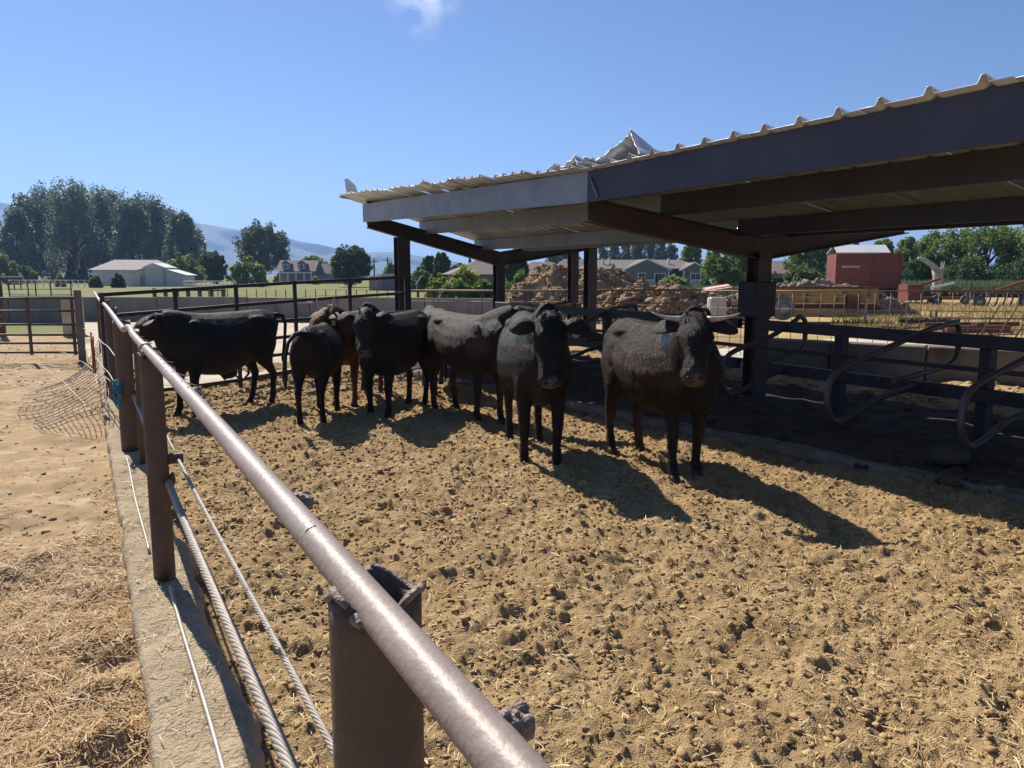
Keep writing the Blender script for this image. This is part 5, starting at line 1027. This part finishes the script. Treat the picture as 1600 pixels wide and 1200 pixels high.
part(fr, t, 'chassis', m_rust, -2.2, 2.1, .6, .8, .68, .94); part(fr, t, 'chassis', m_rust, -2.2, 2.1, 1.3, 1.5, .68, .94)
for x in (-.9, .2, .95, 1.7): wheel(fr, t, x, .12, .45, .44, .26, M('dark_tyre%d' % int(x * 10), (.05, .048, .05), None, rough=.8))
# yellow spreader
fr = Frame(1262, 27.5, .04); t = thing('yellow_spreader', 'old yellow manure spreader with rusty beaters and grey tyres', 'farm machine', fr.o)
part(fr, t, 'side_board', m_yel, -1.4, 2.5, 0, .08, .80, 1.32); part(fr, t, 'side_board', m_yel, -1.4, 2.5, 1.6, 1.68, .80, 1.32); part(fr, t, 'floor', m_rust, -1.4, 2.5, .09, 1.59, .62, .78); part(fr, t, 'lower_beam', m_yel, -.6, 1.9, -.06, .06, .32, .58)
part(fr, t, 'top_rail', m_rust, -1.45, 2.6, -.03, .11, 1.325, 1.40); part(fr, t, 'side_rail', m_galv, -1.8, 1.2, -.09, -.05, 1.02, 1.06); part(fr, t, 'side_rail', m_galv, .2, 2.5, -.12, -.07, .40, .44)
part(fr, t, 'front_board', m_yel, -1.48, -1.405, 0, 1.68, .7, 1.35); part(fr, t, 'gear_case', m_rust, 1.3, 1.75, -.22, -.065, .55, 1.05); part(fr, t, 'upright', m_galv, 1.95, 2.02, -.2, -.14, .1, 1.0)
for x in (-1.55, -.85): wheel(fr, t, x - .15, -.15, .62, .40, .3, M('dusty_tyre%d' % int(-x * 10), (.24, .22, .20), (.16, .145, .13), 6, .8))
for z in (.62, 1.05):
    m = MB(); m.tube([fr.p(2.62, .1, z), fr.p(2.62, 1.6, z)], .10, 10); bt = m.build('beater', m_rust, t)
    for k in range(16): m = MB(); a = k * 2.2; y = .12 + .09 * k; m.tube([fr.p(2.62 + .08 * math.cos(a), y, z + .08 * math.sin(a)), fr.p(2.62 + .26 * math.cos(a), y, z + .26 * math.sin(a))], .022, 5); m.build('tine', m_rust, bt)
part(fr, t, 'drawbar', m_rust, -3.4, -1.5, .75, .9, .55, .68)
# junk pieces, each its own thing
def junk(name, label, cat, px, d, builder, rot=0.0):
    fr = Frame(px, d, rot); t = thing(name, label, cat, fr.o); builder(fr, t); return t
def conveyor(fr, t):
    part(fr, t, 'frame', m_orr, -1.6, 1.9, 0, .10, .35, .52); part(fr, t, 'frame', m_orr, -1.6, 1.9, .8, .9, .35, .52); part(fr, t, 'deck', m_rust, -1.6, 1.9, .11, .79, .4, .46); part(fr, t, 'hood', m_redp, -2.6, -1.62, -.1, 1, .30, 1.25)
    m = MB(); m.beam(fr.p(-1.2, -.03, 1.05), fr.p(.2, -.03, 1.35), .06, .12); m.build('arm', m_trim, t)
    for x in (-.9, .8): wheel(fr, t, x, -.22, .33, .30, .18)
junk('red_mower', 'low orange-red mowing machine with a rounded red hood', 'farm machine', 1480, 46, conveyor)
def cultivator(fr, t):
    for y in (0, .8, 1.6): part(fr, t, 'tool_bar', m_rust, -1.9, 1.9, y, y + .12, .72, .84)
    for k in range(9):
        m = MB(); x = -1.7 + .42 * k; m.tube([fr.p(x, .4, .80), fr.p(x + .1, .3, .5), fr.p(x - .1, .2, .12)], .045, 6); m.build('shank', m_dark, t)
    m = MB(); m.beam(fr.p(-.4, .1, .9), fr.p(1.9, .1, 1.6), .1, .14); m.build('lift_arm', m_redp, t); wheel(fr, t, -1.2, -.1, .34, .34, .2); wheel(fr, t, 1.3, -.1, .34, .34, .2)
junk('cultivator', 'dark rusty cultivator with curved shanks and a raised red arm', 'farm machine', 1558, 43, cultivator)
junk('cultivator', 'second dark cultivator behind the orange-red mower', 'farm machine', 1425, 49, cultivator, .2)
def flat_rack(fr, t):
    for y in (0, .5): part(fr, t, 'beam', m_dark, -.9, .9, y, y + .1, .18, .30)
    for x in (-.8, -.3, .3, .8): part(fr, t, 'cross_member', m_dark, x - .05, x + .05, -.1, .7, .31, .38)
    for x in (-.02, .16): part(fr, t, 'stake', m_dark, x, x + .04, .2, .24, .385, .62)
junk('flat_rack', 'low dark steel rack with two short stakes on dry grass', 'rack', 1458, 26, flat_rack)
def red_beam(fr, t):
    part(fr, t, 'beam', m_redp, -1.1, .9, 0, .22, .12, .34); part(fr, t, 'beam', m_rust, -1.6, 1.4, .3, .42, .30, .42); part(fr, t, 'bracket', m_dark, -.2, .0, -.05, .30, .345, .42)
junk('red_beam', 'fallen red steel beam lying on scrap behind the mesh fence', 'beam', 1535, 22.5, red_beam, .1)
def angled_frame(fr, t):
    for k in range(4): m = MB(); m.tube([fr.p(-.9 + .5 * k, 0, .05), fr.p(-.3 + .5 * k, .1, 1.0)], .022, 5); m.build('bar', m_rust, t)
    m = MB(); m.tube([fr.p(-1.6, .05, .62), fr.p(1.8, .05, .62)], .02, 5); m.build('bar', m_rust, t)
junk('leaning_frame', 'leaning rusty bar frame near the end of the mesh fence', 'frame', 1580, 21, angled_frame)
def tank(fr, t):
    m = MB(); m.box(fr.p(0, .3, .75), (.55, .5, .62), [fr.r, fr.a, (0, 0, 1)]); m.build('tank_body', M('pale_tank', (.50, .49, .47), (.42, .40, .37), 2, .7), t, bevel=.05); part(fr, t, 'stand', m_rust, -.2, .2, .1, .5, 0, .43)
junk('pale_tank', 'pale grey box tank at the end of the manure heap', 'tank', 1122, 26, tank)
def red_sheet(fr, t):
    m = MB(); P = [fr.p(-.5, 0, 1.15), fr.p(.5, 0, 1.30), fr.p(.55, .8, 1.42), fr.p(-.5, .8, 1.25)]; m.add(P + [q + [0, 0, .03] for q in P], [(0,1,2,3),(7,6,5,4),(0,4,5,1),(1,5,6,2),(2,6,7,3),(3,7,4,0)]); m.build('sheet', M('red_white_sheet', (.55, .12, .08), (.70, .66, .60), 2.5, .6), t)
    for x in (-.4, .4): part(fr, t, 'leg', m_rust, x - .03, x + .03, .3, .36, 0, 1.18)
    m = MB(); m.beam(fr.p(-1.0, .2, 1.1), fr.p(1.6, .2, 1.55), .06, .05); m.build('pole', m_bark, t); m = MB(); m.beam(fr.p(.2, .4, 1.32), fr.p(2.0, .4, 1.05), .5, .06); m.build('plank', m_mound, t)
junk('red_sheet', 'torn red and white sheet propped on poles above the heap', 'sheet', 1122, 31, red_sheet)
g = random.Random(33)
for k, (px, d, lb) in enumerate(((1395, 24, 'rusty bent scrap bar lying left of the flat rack'), (1500, 24, 'rusty scrap bar lying beside the fallen red beam'), (1560, 25, 'long rusty scrap bar on the dry grass behind the red beam'), (1512, 30, 'bright yellow scrap bucket lip on the dry grass'))):
    fr = Frame(px, d, g.random() - .5); m = MB(); m.tube([fr.p(-.8, 0, .12), fr.p(-.2, .1, .2), fr.p(.3, 0, .14), fr.p(.9, .1, .17)], .04, 6); m.build('scrap_bar', m_yel if 'yellow' in lb else m_rust, None, label=lb, category='scrap')
# bare dead trunk with a bent limb
b = G(1458, 58); tr = thing('dead_tree', 'bare bleached dead trunk with one limb bent sideways', 'tree', b)
m = MB(); m.tube([b + [0, 0, -.2], b + RIGHT * .05 + [0, 0, .9], b + RIGHT * .05 + [0, 0, 1.6], b + RIGHT * -.15 + [0, 0, 2.15]], [.36, .33, .34, .28], 12); m.build('trunk', M('bleached_wood', (.46, .42, .36), (.30, .27, .23), 2, .85, bump=.5, bscale=12, stretch=(3, 3, .6)), tr)
m = MB(); m.tube([b + RIGHT * -.05 + [0, 0, 2.0], b + RIGHT * -.5 + [0, 0, 2.5], b + RIGHT * -1.0 + [0, 0, 2.78], b + RIGHT * -1.55 + [0, 0, 2.98]], [.25, .20, .17, .10], 10); m.build('limb', bpy.data.materials['bleached_wood'], tr)
for s_ in (.25, .42): m = MB(); m.tube([b + RIGHT * .2 + [0, 0, 1.2], b + RIGHT * s_ + [0, 0, 2.2], b + RIGHT * (s_ + .05) + [0, 0, 2.7]], [.10, .07, .03], 7); m.build('limb', bpy.data.materials['bleached_wood'], tr)
# small tilted white board on a post, far behind the wall
c = G(653, 40); t = thing('field_sign', 'small tilted white board on a thin post above the grass', 'sign', c)
m = MB(); m.add([c + RIGHT * -.12 + [0, 0, 1.20], c + RIGHT * .18 + [0, 0, 1.68], c + RIGHT * .26 + [0, 0, 1.68], c + RIGHT * -.04 + [0, 0, 1.20]], [(0, 1, 2, 3)]); o = m.build('board', m_trim, t); so = o.modifiers.new('t', 'SOLIDIFY'); so.thickness = .03
m = MB(); m.tube([c + [0, 0, -.1], c + [0, 0, 1.25]], .04, 6); m.build('post', m_post, t)
def bleach(fr, t):
    part(fr, t, 'roof', m_tin, -.9, .9, 0, 1.6, 1.55, 1.65)
    for x in (-.8, .8): part(fr, t, 'leg', m_post, x - .05, x + .05, .1, .2, 0, 1.54); part(fr, t, 'leg', m_post, x - .05, x + .05, 1.4, 1.5, 0, 1.54)
junk('hay_shelter', 'tiny open shelter with a white roof far beyond the side fence', 'shelter', 17, 95, bleach)

# ------------------------------------------------------------------ mountains
sk = [(-700, 400), (-400, 372), (-250, 340), (-120, 330), (-40, 326), (0, 322), (14, 319), (40, 323), (70, 330), (120, 320), (170, 326), (220, 334), (270, 338), (305, 346), (325, 350), (345, 353), (385, 362), (430, 370), (465, 376), (500, 384), (535, 391), (570, 396), (600, 394), (625, 393), (660, 402), (700, 408), (735, 414), (770, 419), (900, 423), (1100, 420), (1300, 402), (1340, 396), (1400, 402), (1600, 418), (2300, 420)]
D0 = 3400.0; pxs = np.linspace(-700, 2300, 420); yy = np.interp(pxs, [a for a, b in sk], [b for a, b in sk]); yy = yy + .8 * smooth_noise((1, 420), 2.2, 91)[0]
nv = 26; MN = smooth_noise((nv, 420), 4, 92); V = []
for j in range(nv):
    f = j / (nv - 1)
    for i, px in enumerate(pxs):
        d = D0 + 500 * (1 - f) * -1 + 60 * MN[j, i] * f; H_ = ZZ(yy[i], D0) ; z = H_ * f ** 1.15 * (1 + .06 * MN[j, i] * math.sin(math.pi * f)) - 4 * (1 - f)
        V.append(G(px, d, z))
back = [G(px, D0 + 500, -4.0) for px in pxs]; V = np.array(V + back); nx = 420
F = [(j*nx+i, j*nx+i+1, (j+1)*nx+i+1, (j+1)*nx+i) for j in range(nv) for i in range(nx-1)]
link('mountains', np_mesh('mountains', V, F, True), M('mountain_slope', (.065, .07, .06), (.10, .095, .075), .004, .95, bump=.0, c3=(.04, .05, .04), s3=.012, k3=.55), None, kind='structure')

# ------------------------------------------------------------------ haze
hz = bpy.data.materials.new('haze_air'); hz.use_nodes = True; n = hz.node_tree.nodes; n.remove(n['Principled BSDF'])
pv = n.new('ShaderNodeVolumePrincipled'); pv.inputs['Color'].default_value = (.36, .58, 1.0, 1); pv.inputs['Density'].default_value = 2.4e-4; pv.inputs['Anisotropy'].default_value = .25
hz.node_tree.links.new(pv.outputs[0], n['Material Output'].inputs['Volume'])
m = MB(); m.box((0, 0, 165), (19000, 19000, 334)); o = m.build('haze', hz, None, kind='stuff', label='pale blue haze in the valley air', category='haze')
